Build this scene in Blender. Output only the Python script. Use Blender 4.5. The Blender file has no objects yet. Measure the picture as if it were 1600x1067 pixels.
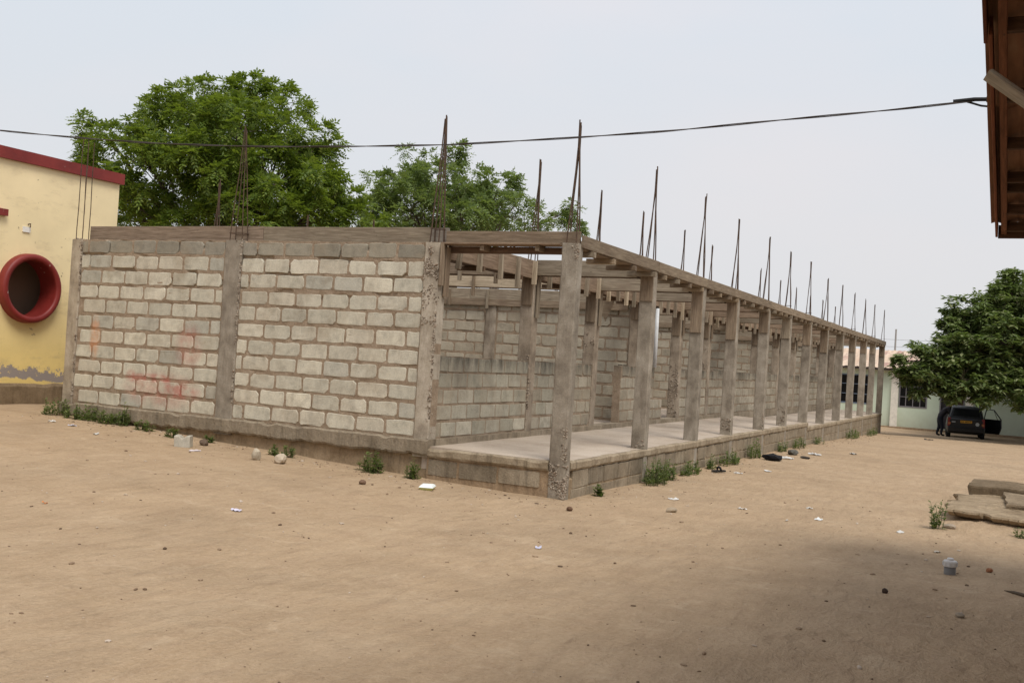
import bpy, bmesh, math, random
import numpy as np
from mathutils import Vector, Matrix, noise as mnoise
random.seed(11); RNG = np.random.default_rng(5)
S = bpy.context.scene
COL = S.collection

# ------------------------------------------------------------------ camera
CAM = Vector((-12.5514, -5.235, 1.8279))
cr = Vector((0.43615645, -0.89776836, 0.06147786)); cu = Vector((-0.03989656, 0.04895916, 0.99800364))
cf = Vector((0.89898599, 0.43773848, 0.01446401))
cd = bpy.data.cameras.new('camera'); cam = bpy.data.objects.new('camera', cd); COL.objects.link(cam)
M = Matrix.Identity(4)
for i in range(3):
    M[i][0] = cr[i]; M[i][1] = cu[i]; M[i][2] = -cf[i]; M[i][3] = CAM[i]
cam.matrix_world = M
cd.sensor_width = 36; cd.lens = 36 * 1626.08 / 1600; cd.clip_start = .05; cd.clip_end = 3000
S.camera = cam

# ------------------------------------------------------------------ sky and sun
SUN_TO = Vector((-.40, -.49, 1)).normalized()          # towards the hazy sun: behind the camera, to the right
w = bpy.data.worlds.new('World'); S.world = w; w.use_nodes = True
nt = w.node_tree; nt.nodes.clear()
N = nt.nodes.new; L = nt.links.new
out = N('ShaderNodeOutputWorld')
sky = N('ShaderNodeTexSky'); sky.sky_type = 'NISHITA'; sky.sun_disc = False
sky.sun_elevation = math.asin(SUN_TO.z); sky.sun_rotation = math.atan2(SUN_TO.x, SUN_TO.y)
sky.air_density = 1.0; sky.dust_density = 4.0; sky.ozone_density = 1.0; sky.altitude = 50
b1 = N('ShaderNodeBackground'); b1.inputs[1].default_value = .05; L(sky.outputs[0], b1.inputs[0])
tc = N('ShaderNodeTexCoord'); mp = N('ShaderNodeMapping'); mp.inputs['Scale'].default_value = (1, 1, 2.6)
L(tc.outputs['Generated'], mp.inputs[0])
nz = N('ShaderNodeTexNoise'); nz.inputs['Scale'].default_value = 2.2; nz.inputs['Detail'].default_value = 4; L(mp.outputs[0], nz.inputs[0])
rp = N('ShaderNodeValToRGB'); rp.color_ramp.elements[0].position = .35; rp.color_ramp.elements[1].position = .7
rp.color_ramp.elements[0].color = (.725, .785, .860, 1); rp.color_ramp.elements[1].color = (.825, .805, .845, 1)
L(nz.outputs[0], rp.inputs[0])
sx = N('ShaderNodeSeparateXYZ'); L(tc.outputs['Generated'], sx.inputs[0])
mr = N('ShaderNodeMapRange'); mr.inputs[1].default_value = 0; mr.inputs[2].default_value = .35; L(sx.outputs[2], mr.inputs[0])
mxh = N('ShaderNodeMixRGB'); L(mr.outputs[0], mxh.inputs[0]); mxh.inputs[1].default_value = (.755, .755, .765, 1); L(rp.outputs[0], mxh.inputs[2])
b2 = N('ShaderNodeBackground'); b2.inputs[1].default_value = 1.0; L(mxh.outputs[0], b2.inputs[0])
ms = N('ShaderNodeMixShader'); ms.inputs[0].default_value = .92        # thin overcast veil over the clear sky
L(b1.outputs[0], ms.inputs[1]); L(b2.outputs[0], ms.inputs[2]); L(ms.outputs[0], out.inputs[0])
sl = bpy.data.lights.new('sun', 'SUN'); sl.energy = 2.7; sl.angle = math.radians(27); sl.color = (1, .95, .87)
so = bpy.data.objects.new('sun', sl); COL.objects.link(so)
so.rotation_euler = (-SUN_TO).to_track_quat('-Z', 'Y').to_euler(); so.location = (0, 0, 30)
S.view_settings.view_transform = 'Standard'; S.view_settings.look = 'None'
S.view_settings.exposure = .07; S.view_settings.gamma = 1

# ------------------------------------------------------------------ node material helper
class NM:
    def __init__(s, name, rough=.9, spec=.2):
        s.m = bpy.data.materials.new(name); s.m.use_nodes = True
        s.t = s.m.node_tree; s.b = s.t.nodes['Principled BSDF']
        s.b.inputs['Roughness'].default_value = rough; s.b.inputs['Specular IOR Level'].default_value = spec
        s._tc = None
    def n(s, kind, **kw):
        x = s.t.nodes.new('ShaderNode' + kind)
        for k, v in kw.items(): setattr(x, k, v)
        return x
    def put(s, sock, v):
        if hasattr(v, 'is_output'): s.t.links.new(v, sock)
        else: sock.default_value = v
    def coord(s, kind='Object', scale=(1, 1, 1)):
        if kind == 'World':
            src = s.n('NewGeometry').outputs['Position']
        else:
            if not s._tc: s._tc = s.n('TexCoord')
            src = s._tc.outputs[kind]
        m = s.n('Mapping'); m.inputs['Scale'].default_value = scale; s.put(m.inputs[0], src); return m.outputs[0]
    def noise(s, co, scale=5, detail=5, rough=.6, dist=0):
        x = s.n('TexNoise'); s.put(x.inputs['Vector'], co); x.inputs['Scale'].default_value = scale
        x.inputs['Detail'].default_value = detail; x.inputs['Roughness'].default_value = rough; x.inputs['Distortion'].default_value = dist
        return x.outputs[0]
    def voro(s, co, scale=5):
        x = s.n('TexVoronoi'); s.put(x.inputs['Vector'], co); x.inputs['Scale'].default_value = scale; return x.outputs[0]
    def ramp(s, f, stops):
        r = s.n('ValToRGB'); s.put(r.inputs[0], f); e = r.color_ramp.elements
        while len(e) < len(stops): e.new(.5)
        for i, (p, c) in enumerate(stops):
            e[i].position = p; e[i].color = (c, c, c, 1) if not hasattr(c, '__len__') else tuple(c) + (1,)
        return r.outputs[0]
    def mix(s, f, a, b, mode='MIX'):
        x = s.n('MixRGB', blend_type=mode)
        def c(v): return tuple(v) + (1,) if isinstance(v, tuple) and len(v) == 3 else v
        s.put(x.inputs[0], f); s.put(x.inputs[1], c(a)); s.put(x.inputs[2], c(b)); return x.outputs[0]
    def math(s, op, a, b=0.0, clamp=False):
        x = s.n('Math', operation=op, use_clamp=clamp); s.put(x.inputs[0], a); s.put(x.inputs[1], b); return x.outputs[0]
    def sep(s, v):
        x = s.n('SeparateXYZ'); s.put(x.inputs[0], v); return x.outputs
    def base(s, c): s.put(s.b.inputs['Base Color'], tuple(c) + (1,) if isinstance(c, tuple) and len(c) == 3 else c)
    def bump(s, h, strength=.5, dist=.01):
        x = s.n('Bump'); x.inputs['Strength'].default_value = strength; x.inputs['Distance'].default_value = dist
        s.put(x.inputs['Height'], h); s.put(s.b.inputs['Normal'], x.outputs[0])
    def objcol(s): return s.n('ObjectInfo').outputs['Color']
    def objrand(s): return s.n('ObjectInfo').outputs['Random']
    def island(s): return s.n('NewGeometry').outputs['Random Per Island']

def spot(m, P, cy, cz, ry, rz):          # soft elliptical mask on the end wall plane (world y, z)
    o = m.sep(P)
    a = m.math('POWER', m.math('DIVIDE', m.math('SUBTRACT', o[1], cy), ry), 2.0)
    b = m.math('POWER', m.math('DIVIDE', m.math('SUBTRACT', o[2], cz), rz), 2.0)
    return m.math('SUBTRACT', 1.3, m.math('ADD', a, b), clamp=True)

def paint_smear(m, col):                 # red and orange spray paint rubbed on the end wall
    P = m.n('NewGeometry').outputs['Position']
    fade = m.ramp(m.noise(m.coord('World'), 5, 4, .7), [(.35, 0.12), (.6, 1)])
    onwall = m.math('LESS_THAN', m.sep(P)[0], .06)
    red = m.math('MAXIMUM', spot(m, P, 7.25, 1.12, .55, .09), spot(m, P, 6.75, .95, .5, .13))
    red = m.math('MAXIMUM', red, spot(m, P, 7.75, 1.12, .12, .12))
    red2 = m.math('MULTIPLY', m.math('MAXIMUM', spot(m, P, 6.55, 1.68, .28, .36), spot(m, P, 7.1, .95, .8, .3)), .35)
    red = m.math('MAXIMUM', m.math('MULTIPLY', red, .62), red2)
    red = m.math('MULTIPLY', m.math('MULTIPLY', red, fade), onwall)
    org = m.math('MULTIPLY', m.math('MULTIPLY', spot(m, P, 8.62, 1.72, .12, .36), m.math('MULTIPLY', fade, .6)), onwall)
    col = m.mix(red, col, (.42, .10, .08))
    return m.mix(org, col, (.62, .25, .10))

def sill_stain(m, col, amount=1.0):      # black algae streaks running down from the tops of the low walls
    P = m.n('NewGeometry').outputs['Position']; o = m.sep(P)
    st = m.ramp(m.noise(m.coord('World', (4, 4, .9)), 1.5, 6, .75), [(.28, .12), (.62, 1)])
    zz = m.ramp(m.math('DIVIDE', m.math('SUBTRACT', o[2], 1.0), .8), [(.1, 0), (.6, .28), (.8, .62), (.97, 1)])
    below = m.math('MULTIPLY', m.math('LESS_THAN', o[2], 1.80), m.math('GREATER_THAN', o[0], .21))
    iny = m.math('LESS_THAN', m.math('ABSOLUTE', m.math('SUBTRACT', o[1], 2.2)), .35)
    f = m.math('MULTIPLY', m.math('MULTIPLY', st, zz), m.math('MULTIPLY', below, iny))
    return m.mix(m.math('MULTIPLY', f, .95 * amount), col, (.055, .051, .042))

MAT = {}
def make_materials():
    # sand
    m = NM('dry_sand', .95, .1); c = m.coord('World')
    big = m.noise(c, .22, 5, .6); mid = m.noise(c, 1.6, 6, .65); fine = m.noise(c, 28, 5, .7)
    stre = m.noise(m.coord('World', (1.2, 3.2, 1)), 2.2, 6, .7, .6)
    col = m.ramp(mid, [(.3, (.352, .252, .152)), (.5, (.415, .305, .192)), (.72, (.47, .355, .232))])
    col = m.mix(m.ramp(big, [(.42, 0), (.66, .5)]), col, (.40, .285, .172))
    col = m.mix(m.ramp(stre, [(.46, 0), (.72, .5)]), col, (.305, .208, .132))
    col = m.mix(m.math('MULTIPLY', fine, .65), col, m.ramp(fine, [(.3, (.27, .18, .115)), (.65, (.48, .355, .25))]))
    speck = m.ramp(m.voro(c, 22), [(.05, 1), (.085, 0)])
    gate = m.ramp(m.noise(c, 3.1, 3), [(.47, 0), (.58, 1)])
    scuff = m.ramp(m.noise(m.coord('World', (1, 2.6, 1)), 6.5, 5, .75, 1.2), [(.60, 0), (.68, .5)])
    col = m.mix(scuff, col, (.25, .172, .108))
    pale = m.ramp(m.noise(m.coord('World', (1.6, 1, 1)), 1.9, 5, .7, .8), [(.58, 0), (.70, .45)])
    col = m.mix(pale, col, (.52, .40, .275))
    col = m.mix(m.math('MULTIPLY', m.math('MULTIPLY', speck, gate), .75), col, (.13, .085, .055))
    col = m.mix(1, col, m.ramp(m.noise(c, .55, 6, .7, .4), [(.32, .86), (.5, 1), (.7, 1.08)]), 'MULTIPLY')
    m.base(col)
    dents = m.ramp(m.voro(m.coord('World', (1, 1.5, 1)), 3.3), [(.08, 0), (.45, 1)])
    dents = m.math('MULTIPLY', dents, m.ramp(m.noise(c, 1.1, 3), [(.4, .15), (.62, 1)]))
    h = m.math('ADD', m.math('ADD', m.math('MULTIPLY', dents, .55), m.math('MULTIPLY', stre, .8)), m.math('ADD', m.math('MULTIPLY', fine, .25), m.math('MULTIPLY', m.noise(c, 7, 5, .7), .6)))
    m.bump(h, .85, .055); MAT['sand'] = m.m
    # sandcrete block (object colour = tint) and its joined far variant
    for key in ('block', 'block_far'):
        m = NM(key, .95, .1); c = m.coord('World')
        n1 = m.noise(c, 6, 5, .65); n2 = m.noise(c, 70, 4, .7)
        tint = m.objcol() if key == 'block' else m.ramp(m.island(), [(0, (.30, .262, .20)), (.5, (.37, .33, .258)), (1, (.42, .378, .30))])
        col = m.mix(1, tint, m.ramp(n1, [(.25, .70), (.5, 1), (.75, 1.1)]), 'MULTIPLY')
        col = m.mix(1, col, m.ramp(n2, [(.3, .8), (.6, 1.08)]), 'MULTIPLY')
        col = m.mix(m.ramp(m.noise(c, 2.1, 4), [(.5, 0), (.72, .5)]), col, (.30, .245, .175))
        pits = m.ramp(m.voro(c, 30), [(.05, 1), (.12, 0)])
        gate = m.ramp(m.noise(c, 4, 2), [(.5, 0), (.62, 1)])
        col = m.mix(m.math('MULTIPLY', m.math('MULTIPLY', pits, gate), .55), col, (.16, .12, .085))
        run = m.ramp(m.noise(m.coord('World', (2.2, 2.2, .7)), 1.3, 6, .7), [(.5, 0), (.72, .45)])
        col = m.mix(run, col, (.21, .18, .14))
        col = sill_stain(m, col); col = paint_smear(m, col); m.base(col)
        m.bump(m.math('ADD', m.math('MULTIPLY', n2, .6), m.math('SUBTRACT', m.math('MULTIPLY', n1, .5), m.math('MULTIPLY', pits, .5))), .7, .012)
        MAT[key] = m.m
    # mortar
    m = NM('mortar', .95, .1); c = m.coord('World'); n1 = m.noise(c, 7, 6, .7); n2 = m.noise(c, 45, 4, .7)
    col = m.ramp(n1, [(.3, (.225, .166, .114)), (.55, (.315, .243, .175)), (.75, (.39, .318, .243))])
    col = m.mix(1, col, m.ramp(n2, [(.3, .8), (.65, 1.1)]), 'MULTIPLY')
    col = sill_stain(m, col, .8); m.base(paint_smear(m, col)); m.bump(m.math('ADD', n1, m.math('MULTIPLY', n2, .5)), .9, .02); MAT['mortar'] = m.m
    # cast concrete: columns (tint by object colour)
    m = NM('concrete', .9, .15); c = m.coord('World'); n1 = m.noise(c, 3.0, 6, .65); n2 = m.noise(c, 50, 4, .7)
    vs = m.noise(m.coord('World', (4.5, 4.5, 1.1)), 1.6, 6, .7)
    col = m.ramp(n1, [(.26, (.135, .115, .092)), (.5, (.265, .235, .192)), (.72, (.36, .328, .28))])
    col = m.mix(m.ramp(vs, [(.48, 0), (.70, .62)]), col, (.135, .110, .086))
    col = m.mix(1, col, m.objcol(), 'MULTIPLY')
    pits = m.ramp(m.voro(c, 34), [(.06, 1), (.14, 0)]); gate = m.ramp(m.noise(c, 5, 2), [(.56, 0), (.64, 1)])
    col = m.mix(m.math('MULTIPLY', m.math('MULTIPLY', pits, gate), .7), col, (.10, .075, .055))
    m.base(m.mix(1, col, m.ramp(n2, [(.3, .85), (.65, 1.08)]), 'MULTIPLY'))
    m.bump(m.math('SUBTRACT', m.math('ADD', n1, m.math('MULTIPLY', n2, .4)), m.math('MULTIPLY', m.math('MULTIPLY', pits, gate), .8)), .8, .012); MAT['concrete'] = m.m
    # slab: pale dusty floor
    m = NM('slab', .95, .1); c = m.coord('World'); n1 = m.noise(c, 1.3, 6, .65); n2 = m.noise(c, 40, 4, .7)
    col = m.ramp(n1, [(.3, (.37, .30, .235)), (.6, (.475, .40, .325)), (.8, (.51, .44, .365))])
    col = m.mix(1, col, m.ramp(n2, [(.3, .86), (.6, 1.05)]), 'MULTIPLY')
    m.base(col); m.bump(n2, .5, .01); MAT['slab'] = m.m
    # plinth: rendered, grimy, streaked
    m = NM('plinth', .95, .1); c = m.coord('World'); n1 = m.noise(c, 2.5, 6, .7); n2 = m.noise(c, 35, 4, .7)
    st = m.noise(m.coord('World', (5, 5, .6)), 1.8, 5, .7)
    col = m.ramp(n1, [(.28, (.14, .114, .085)), (.5, (.225, .19, .147)), (.75, (.305, .264, .212))])
    col = m.mix(m.ramp(st, [(.5, 0), (.7, .6)]), col, (.095, .08, .062))
    col = m.mix(1, col, m.objcol(), 'MULTIPLY')
    m.base(m.mix(1, col, m.ramp(n2, [(.3, .82), (.65, 1.08)]), 'MULTIPLY')); m.bump(m.math('ADD', n1, m.math('MULTIPLY', n2, .5)), .9, .02); MAT['plinth'] = m.m
    # pebbles in honeycombed concrete
    m = NM('aggregate', .9, .15); i = m.island()
    m.base(m.ramp(i, [(0, (.09, .068, .05)), (.35, (.24, .195, .15)), (.75, (.40, .345, .28)), (1, (.24, .17, .12))])); MAT['aggregate'] = m.m
    # weathered formwork timber, grain along the local x axis
    m = NM('timber', .85, .15); r = m.objrand()
    c = m.coord('Object', (1.2, 16, 16)); off = m.n('VectorMath', operation='ADD'); m.put(off.inputs[0], c)
    cmb = m.n('CombineXYZ'); m.put(cmb.inputs[0], m.math('MULTIPLY', r, 40.0)); m.put(cmb.inputs[1], m.math('MULTIPLY', r, 17.0)); m.put(off.inputs[1], cmb.outputs[0])
    g = m.noise(off.outputs[0], 2.2, 6, .65, .5); blot = m.noise(m.coord('World'), 2.6, 5, .6)
    col = m.ramp(g, [(.28, (.108, .087, .065)), (.5, (.192, .160, .124)), (.72, (.275, .236, .188))])
    col = m.mix(m.ramp(blot, [(.5, 0), (.7, .55)]), col, (.15, .115, .09))
    col = m.mix(1, col, m.objcol(), 'MULTIPLY')
    knot = m.ramp(m.voro(m.coord('Object', (1, 2.2, 2.2)), 3.1), [(.035, 1), (.07, 0)])
    col = m.mix(m.math('MULTIPLY', knot, .7), col, (.06, .042, .03))
    m.base(col); m.bump(g, .5, .01); MAT['timber'] = m.m
    # rust
    m = NM('rusty_steel', .8, .3); n1 = m.noise(m.coord('World'), 18, 4)
    m.base(m.ramp(n1, [(.3, (.045, .03, .022)), (.7, (.11, .066, .042))])); MAT['rust'] = m.m
    # foliage
    for key, a, b, c3, tr in (('neem_leaf', (.052, .092, .013), (.120, .182, .024), (.235, .28, .048), (.29, .40, .035)),
                              ('neem_leaf_pale', (.078, .122, .036), (.15, .21, .06), (.24, .29, .105), (.29, .39, .075)),
                              ('broad_leaf', (.072, .108, .035), (.165, .215, .07), (.34, .35, .18), (.17, .25, .05)),
                              ('weed_leaf', (.065, .10, .025), (.12, .165, .045), (.23, .24, .10), (.18, .25, .05))):
        m = NM(key, .55, .35); i = m.island()
        col = m.ramp(i, [(0, a), (.5, b), (1, c3)])
        col = m.mix(m.ramp(m.noise(m.coord('World'), .9, 3), [(.35, .0), (.65, .45)]), col, a)
        m.base(col)
        t = m.n('BsdfTranslucent'); t.inputs[0].default_value = tr + (1,)
        x = m.n('MixShader'); x.inputs[0].default_value = .34
        o = m.t.nodes['Material Output']; m.t.links.new(m.b.outputs[0], x.inputs[1]); m.t.links.new(t.outputs[0], x.inputs[2]); m.t.links.new(x.outputs[0], o.inputs[0])
        MAT[key] = m.m
    m = NM('bark', .95, .1); g = m.noise(m.coord('Object', (6, 6, 1.2)), 3, 5)
    m.base(m.ramp(g, [(.3, (.06, .045, .035)), (.7, (.17, .135, .105))])); m.bump(g, .8, .03); MAT['bark'] = m.m
    # cream yellow paint, peeling in a band near the ground
    m = NM('yellow_paint', .75, .25); c = m.coord('World'); o = m.sep(m.n('NewGeometry').outputs['Position'])
    zz = m.math('DIVIDE', m.math('SUBTRACT', o[2], .4), 4.6)
    col = m.ramp(zz, [(.0, (.78, .58, .19)), (.2, (.79, .61, .25)), (.5, (.84, .69, .40)), (1, (.84, .70, .44))])
    n1 = m.noise(c, 1.4, 5, .6); col = m.mix(1, col, m.ramp(n1, [(.3, .9), (.7, 1.04)]), 'MULTIPLY')
    dirt = m.ramp(m.noise(m.coord('World', (1, 1, 2.5)), 2.0, 6, .7), [(.54, 0), (.72, .35)])
    col = m.mix(dirt, col, (.42, .32, .19))
    edge = m.math('ADD', m.math('MULTIPLY', m.noise(c, 4.5, 6, .75), .5), m.math('MULTIPLY', o[0], -.03))
    band = m.math('SUBTRACT', .16, m.math('ABSOLUTE', m.math('SUBTRACT', o[2], m.math('ADD', .72, m.math('MULTIPLY', edge, 1.0)))))
    peel = m.ramp(m.math('ADD', m.math('MULTIPLY', band, 2.0), m.noise(c, 9, 5, .75)), [(.60, 0), (.64, 1)])
    peel = m.math('MULTIPLY', peel, m.math('GREATER_THAN', band, .02))
    col = m.mix(peel, col, (.30, .26, .235))
    chip = m.ramp(m.noise(c, 7, 3, .6), [(.71, 0), (.73, .8)]); col = m.mix(chip, col, (.36, .27, .16))
    m.base(col); m.bump(m.noise(c, 30, 4), .25, .006); MAT['yellow'] = m.m
    m = NM('red_paint', .5, .4); c = m.coord('World'); n1 = m.noise(c, 3, 5)
    col = m.ramp(n1, [(.3, (.150, .015, .012)), (.7, (.225, .026, .02))])
    chip = m.ramp(m.noise(c, 6.5, 4, .65), [(.68, 0), (.7, 1)]); m.base(m.mix(chip, col, (.55, .45, .38))); MAT['red'] = m.m
    # simple tinted matte with object colour
    m = NM('matte', .8, .2); n1 = m.noise(m.coord('World'), 6, 4); m.base(m.mix(1, m.objcol(), m.ramp(n1, [(.3, .85), (.7, 1.08)]), 'MULTIPLY')); MAT['matte'] = m.m
    m = NM('gloss_paint', .4, .4); m.base(m.objcol()); m.b.inputs['Coat Weight'].default_value = .1; MAT['gloss'] = m.m
    m = NM('dark_glass', .12, .3); m.base((.008, .009, .010)); MAT['glass'] = m.m
    m = NM('rubber', .8, .2); m.base((.018, .018, .018)); MAT['rubber'] = m.m
    m = NM('alloy', .35, .5); m.base((.45, .45, .46)); m.b.inputs['Metallic'].default_value = .8; MAT['alloy'] = m.m
    # mint wall
    m = NM('mint_paint', .85, .15); c = m.coord('World'); n1 = m.noise(c, .9, 6, .65); o = m.sep(m.n('NewGeometry').outputs['Position'])
    col = m.ramp(n1, [(.3, (.50, .585, .46)), (.7, (.585, .665, .545))])
    low = m.math('MULTIPLY', m.ramp(m.math('DIVIDE', m.math('ADD', o[2], .9), 1.2), [(0, 1), (1, 0)]), m.noise(c, 3, 5, .7))
    m.base(m.mix(m.math('MULTIPLY', low, .8), col, (.36, .31, .22))); MAT['mint'] = m.m
    # roofing sheets
    m = NM('faded_roofing', .7, .3); c = m.coord('World'); n1 = m.noise(m.coord('World', (.35, 1, 1)), 1.1, 5, .6)
    m.base(m.ramp(n1, [(.35, (.50, .36, .26)), (.52, (.60, .47, .36)), (.6, (.40, .25, .20)), (.75, (.44, .30, .25))])); MAT['roofing'] = m.m
    m = NM('rusty_roofing', .75, .3); n1 = m.noise(m.coord('World', (.6, 3, 1)), 2, 5, .65)
    m.base(m.ramp(n1, [(.3, (.16, .08, .046)), (.55, (.29, .15, .085)), (.75, (.38, .24, .15))])); MAT['rust_roof'] = m.m
make_materials()

# ------------------------------------------------------------------ mesh helpers
def tag(o, label=None, cat=None, group=None, kind=None):
    if label: o['label'] = label
    if cat: o['category'] = cat
    if group: o['group'] = group
    if kind: o['kind'] = kind
    return o
def link(name, me, mat=None, parent=None, color=None, smooth=False):
    o = bpy.data.objects.new(name, me); COL.objects.link(o)
    if mat is not None and me is not None and not me.materials: me.materials.append(MAT[mat] if isinstance(mat, str) else mat)
    if parent: o.parent = parent
    if color: o.color = tuple(color) + (1,)
    if smooth and me: me.polygons.foreach_set('use_smooth', [True] * len(me.polygons))
    return o
def empty(name, loc=(0, 0, 0), rz=0):
    o = bpy.data.objects.new(name, None); COL.objects.link(o); o.location = loc; o.rotation_euler = (0, 0, rz); o.empty_display_size = .3; return o
class MB:
    def __init__(s): s.v = []; s.f = []
    def add(s, vs, fs):
        k = len(s.v); s.v += [tuple(p) for p in vs]; s.f += [tuple(i + k for i in f) for f in fs]; return s
    def box(s, c, d, M=None, taper=1.0):
        hx, hy, hz = d[0] / 2, d[1] / 2, d[2] / 2
        vs = [Vector((sx * hx * (taper if sz > 0 else 1), sy * hy * (taper if sz > 0 else 1), sz * hz)) for sz in (-1, 1) for sy in (-1, 1) for sx in (-1, 1)]
        if M is not None: vs = [M @ p for p in vs]
        vs = [p + Vector(c) for p in vs]
        return s.add(vs, [(0, 2, 3, 1), (4, 5, 7, 6), (0, 1, 5, 4), (2, 6, 7, 3), (0, 4, 6, 2), (1, 3, 7, 5)])
    def tube(s, pts, rad, n=6, caps=True):
        pts = [Vector(p) for p in pts]; rs = rad if hasattr(rad, '__len__') else [rad] * len(pts)
        vs = []; fs = []; up = Vector((.3, .2, 1)).normalized()
        for i, p in enumerate(pts):
            t = (pts[min(i + 1, len(pts) - 1)] - pts[max(i - 1, 0)]).normalized()
            a = t.cross(up if abs(t.dot(up)) < .95 else Vector((1, 0, 0))).normalized(); b = t.cross(a)
            for j in range(n):
                th = 2 * math.pi * j / n; vs.append(p + (a * math.cos(th) + b * math.sin(th)) * rs[i])
        for i in range(len(pts) - 1):
            for j in range(n):
                fs.append((i * n + j, i * n + (j + 1) % n, (i + 1) * n + (j + 1) % n, (i + 1) * n + j))
        if caps: fs += [tuple(range(n - 1, -1, -1)), tuple((len(pts) - 1) * n + j for j in range(n))]
        return s.add(vs, fs)
    def lathe(s, prof, n=24, M=None):   # profile (r, z) revolved about z
        vs = []; fs = []
        for r, z in prof:
            for j in range(n):
                th = 2 * math.pi * j / n; p = Vector((r * math.cos(th), r * math.sin(th), z)); vs.append(M @ p if M is not None else p)
        for i in range(len(prof) - 1):
            for j in range(n): fs.append((i * n + j, i * n + (j + 1) % n, (i + 1) * n + (j + 1) % n, (i + 1) * n + j))
        return s.add(vs, fs)
    def mesh(s, name='m'):
        me = bpy.data.meshes.new(name); me.from_pydata(s.v, [], s.f); me.update(); return me
    def build(s, name, mat, parent=None, color=None, smooth=False, loc=None):
        me = s.mesh(name); o = link(name, me, mat, parent, color, smooth)
        if loc is not None: o.location = loc
        return o
def np_mesh(name, V, F):                # V (n,3), F (m,4)
    me = bpy.data.meshes.new(name); me.vertices.add(len(V)); me.vertices.foreach_set('co', np.asarray(V, np.float32).ravel())
    F = np.asarray(F, np.int32); k = F.shape[1]
    me.loops.add(F.size); me.loops.foreach_set('vertex_index', F.ravel())
    me.polygons.add(len(F)); me.polygons.foreach_set('loop_start', np.arange(0, F.size, k, dtype=np.int32)); me.polygons.foreach_set('loop_total', np.full(len(F), k, np.int32))
    me.update(calc_edges=True); me.validate(); return me
def fbm(x, y, z, o=4):
    return mnoise.fractal(Vector((x, y, z)), .9, 2.1, o)
def ss(a, b, x):
    t = min(1, max(0, (x - a) / (b - a))); return t * t * (3 - 2 * t)

# ------------------------------------------------------------------ ground
def gbase(x, y):
    fx = float(np.interp(x, [-400, 0, 11, 17, 26, 35, 44, 51, 90, 400], [0, 0, -.07, -.13, -.29, -.49, -.82, -.92, -1.0, -1.0]))
    fy = float(np.interp(y, [-400, 0, 2.8, 5.8, 9.1, 12, 400], [0, 0, .1, .24, .40, .42, .42]))
    wgt = .35 + .65 * ss(-10, -1, x)
    return fx + fy * wgt
def gz(x, y):
    z = gbase(x, y)
    if -30 < x < 70 and -20 < y < 30:
        z += .022 * mnoise.noise(Vector((x * .55, y * .55, 1.3))) + .010 * mnoise.noise(Vector((x * 1.9, y * 1.9, 7.1))) + .006 * mnoise.noise(Vector((x * 4.5, y * 4.5, 3.1)))
    return z
def make_ground():
    def lines(dense, coarse): return sorted(set([round(a, 3) for a in dense] + coarse))
    xs = lines(list(np.arange(-12, 4, .11)) + list(np.arange(4, 14, .22)) + list(np.arange(14, 60, .6)), [-600, -250, -100, -50, -30, -22, -17, -14, -13, 66, 80, 110, 170, 300, 700, 1500])
    ys = lines(list(np.arange(-7, 3, .11)) + list(np.arange(3, 11.6, .16)), [-1200, -500, -200, -100, -60, -35, -22, -15, -11, -9, -8, 12, 13, 15, 18, 22, 28, 40, 70, 150, 400, 1200])
    V = [(x, y, gz(x, y)) for y in ys for x in xs]; nx = len(xs)
    F = [(j * nx + i, j * nx + i + 1, (j + 1) * nx + i + 1, (j + 1) * nx + i) for j in range(len(ys) - 1) for i in range(nx - 1)]
    o = link('ground', np_mesh('ground', V, F), 'sand', smooth=True)
    tag(o, 'bare sandy school yard, trodden beige earth', None, None, 'structure')
make_ground()

# ------------------------------------------------------------------ the unfinished building
W, D = 2.083, 7.18
YB = W + D
XK = [0, 3.2, 6.1, 8.7, 11.7, 14.3, 17.2, 20.1, 23.2, 26.1, 29.1, 31.9, 35.1]
HC, HB, HP, HP2 = 3.357, .607, .493, .37
STEP = XK[6] + .3
BLD = tag(empty('unfinished_building'), 'long unfinished grey block building with open colonnade, timber formwork and rebar sticking up', 'building')

# block mesh variants (unit block, local y outwards)
def block_variant(seed, crn=1.0):
    r = random.Random(seed); per = []
    def j(a): return r.uniform(-a, a)
    cx, cz = (.035 + .02 * r.random()) * crn, (.07 + .05 * r.random()) * crn
    for sx, sz in ((-1, -1), (1, -1), (1, 1), (-1, 1)):
        k = 1 if r.random() < .75 else r.uniform(1.5, 2.6)
        p1, p2 = (sx * (.5 - cx * k), sz * .5), (sx * .5, sz * (.5 - cz * k))
        per += [p2, p1] if sx * sz > 0 else [p1, p2]
    ang = sorted(per + [(-.12 + j(.1), -.5), (.2 + j(.1), -.5), (.5, j(.1)), (.12 + j(.1), .5), (-.2 + j(.1), .5), (-.5, j(.1))], key=lambda p: math.atan2(p[1], p[0]))
    per = [(x + j(.013), z + j(.036 if crn > .5 else .014)) for x, z in ang]
    n = len(per); vs = [(x, -.06, z) for x, z in per] + [(x, -.001, z) for x, z in per]
    vs += [(x * (.97 if crn > .5 else .98) + j(.004), .0045 + j(.002), z * (.93 if crn > .5 else .96) + j(.012)) for x, z in per]
    fs = [(i, (i + 1) % n, n + (i + 1) % n, n + i) for i in range(n)] + [(n + i, n + (i + 1) % n, 2 * n + (i + 1) % n, 2 * n + i) for i in range(n)]
    fs.append(tuple(2 * n + i for i in range(n)))
    me = bpy.data.meshes.new('block'); me.from_pydata(vs, [], fs); me.update(); me.materials.append(MAT['block'])
    return me
BV = [block_variant(100 + i, 1.0) for i in range(16)]; BS = [block_variant(200 + i, .35) for i in range(8)]
BLOCKS = []      # (matrix, tint, parent, size on picture)
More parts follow.
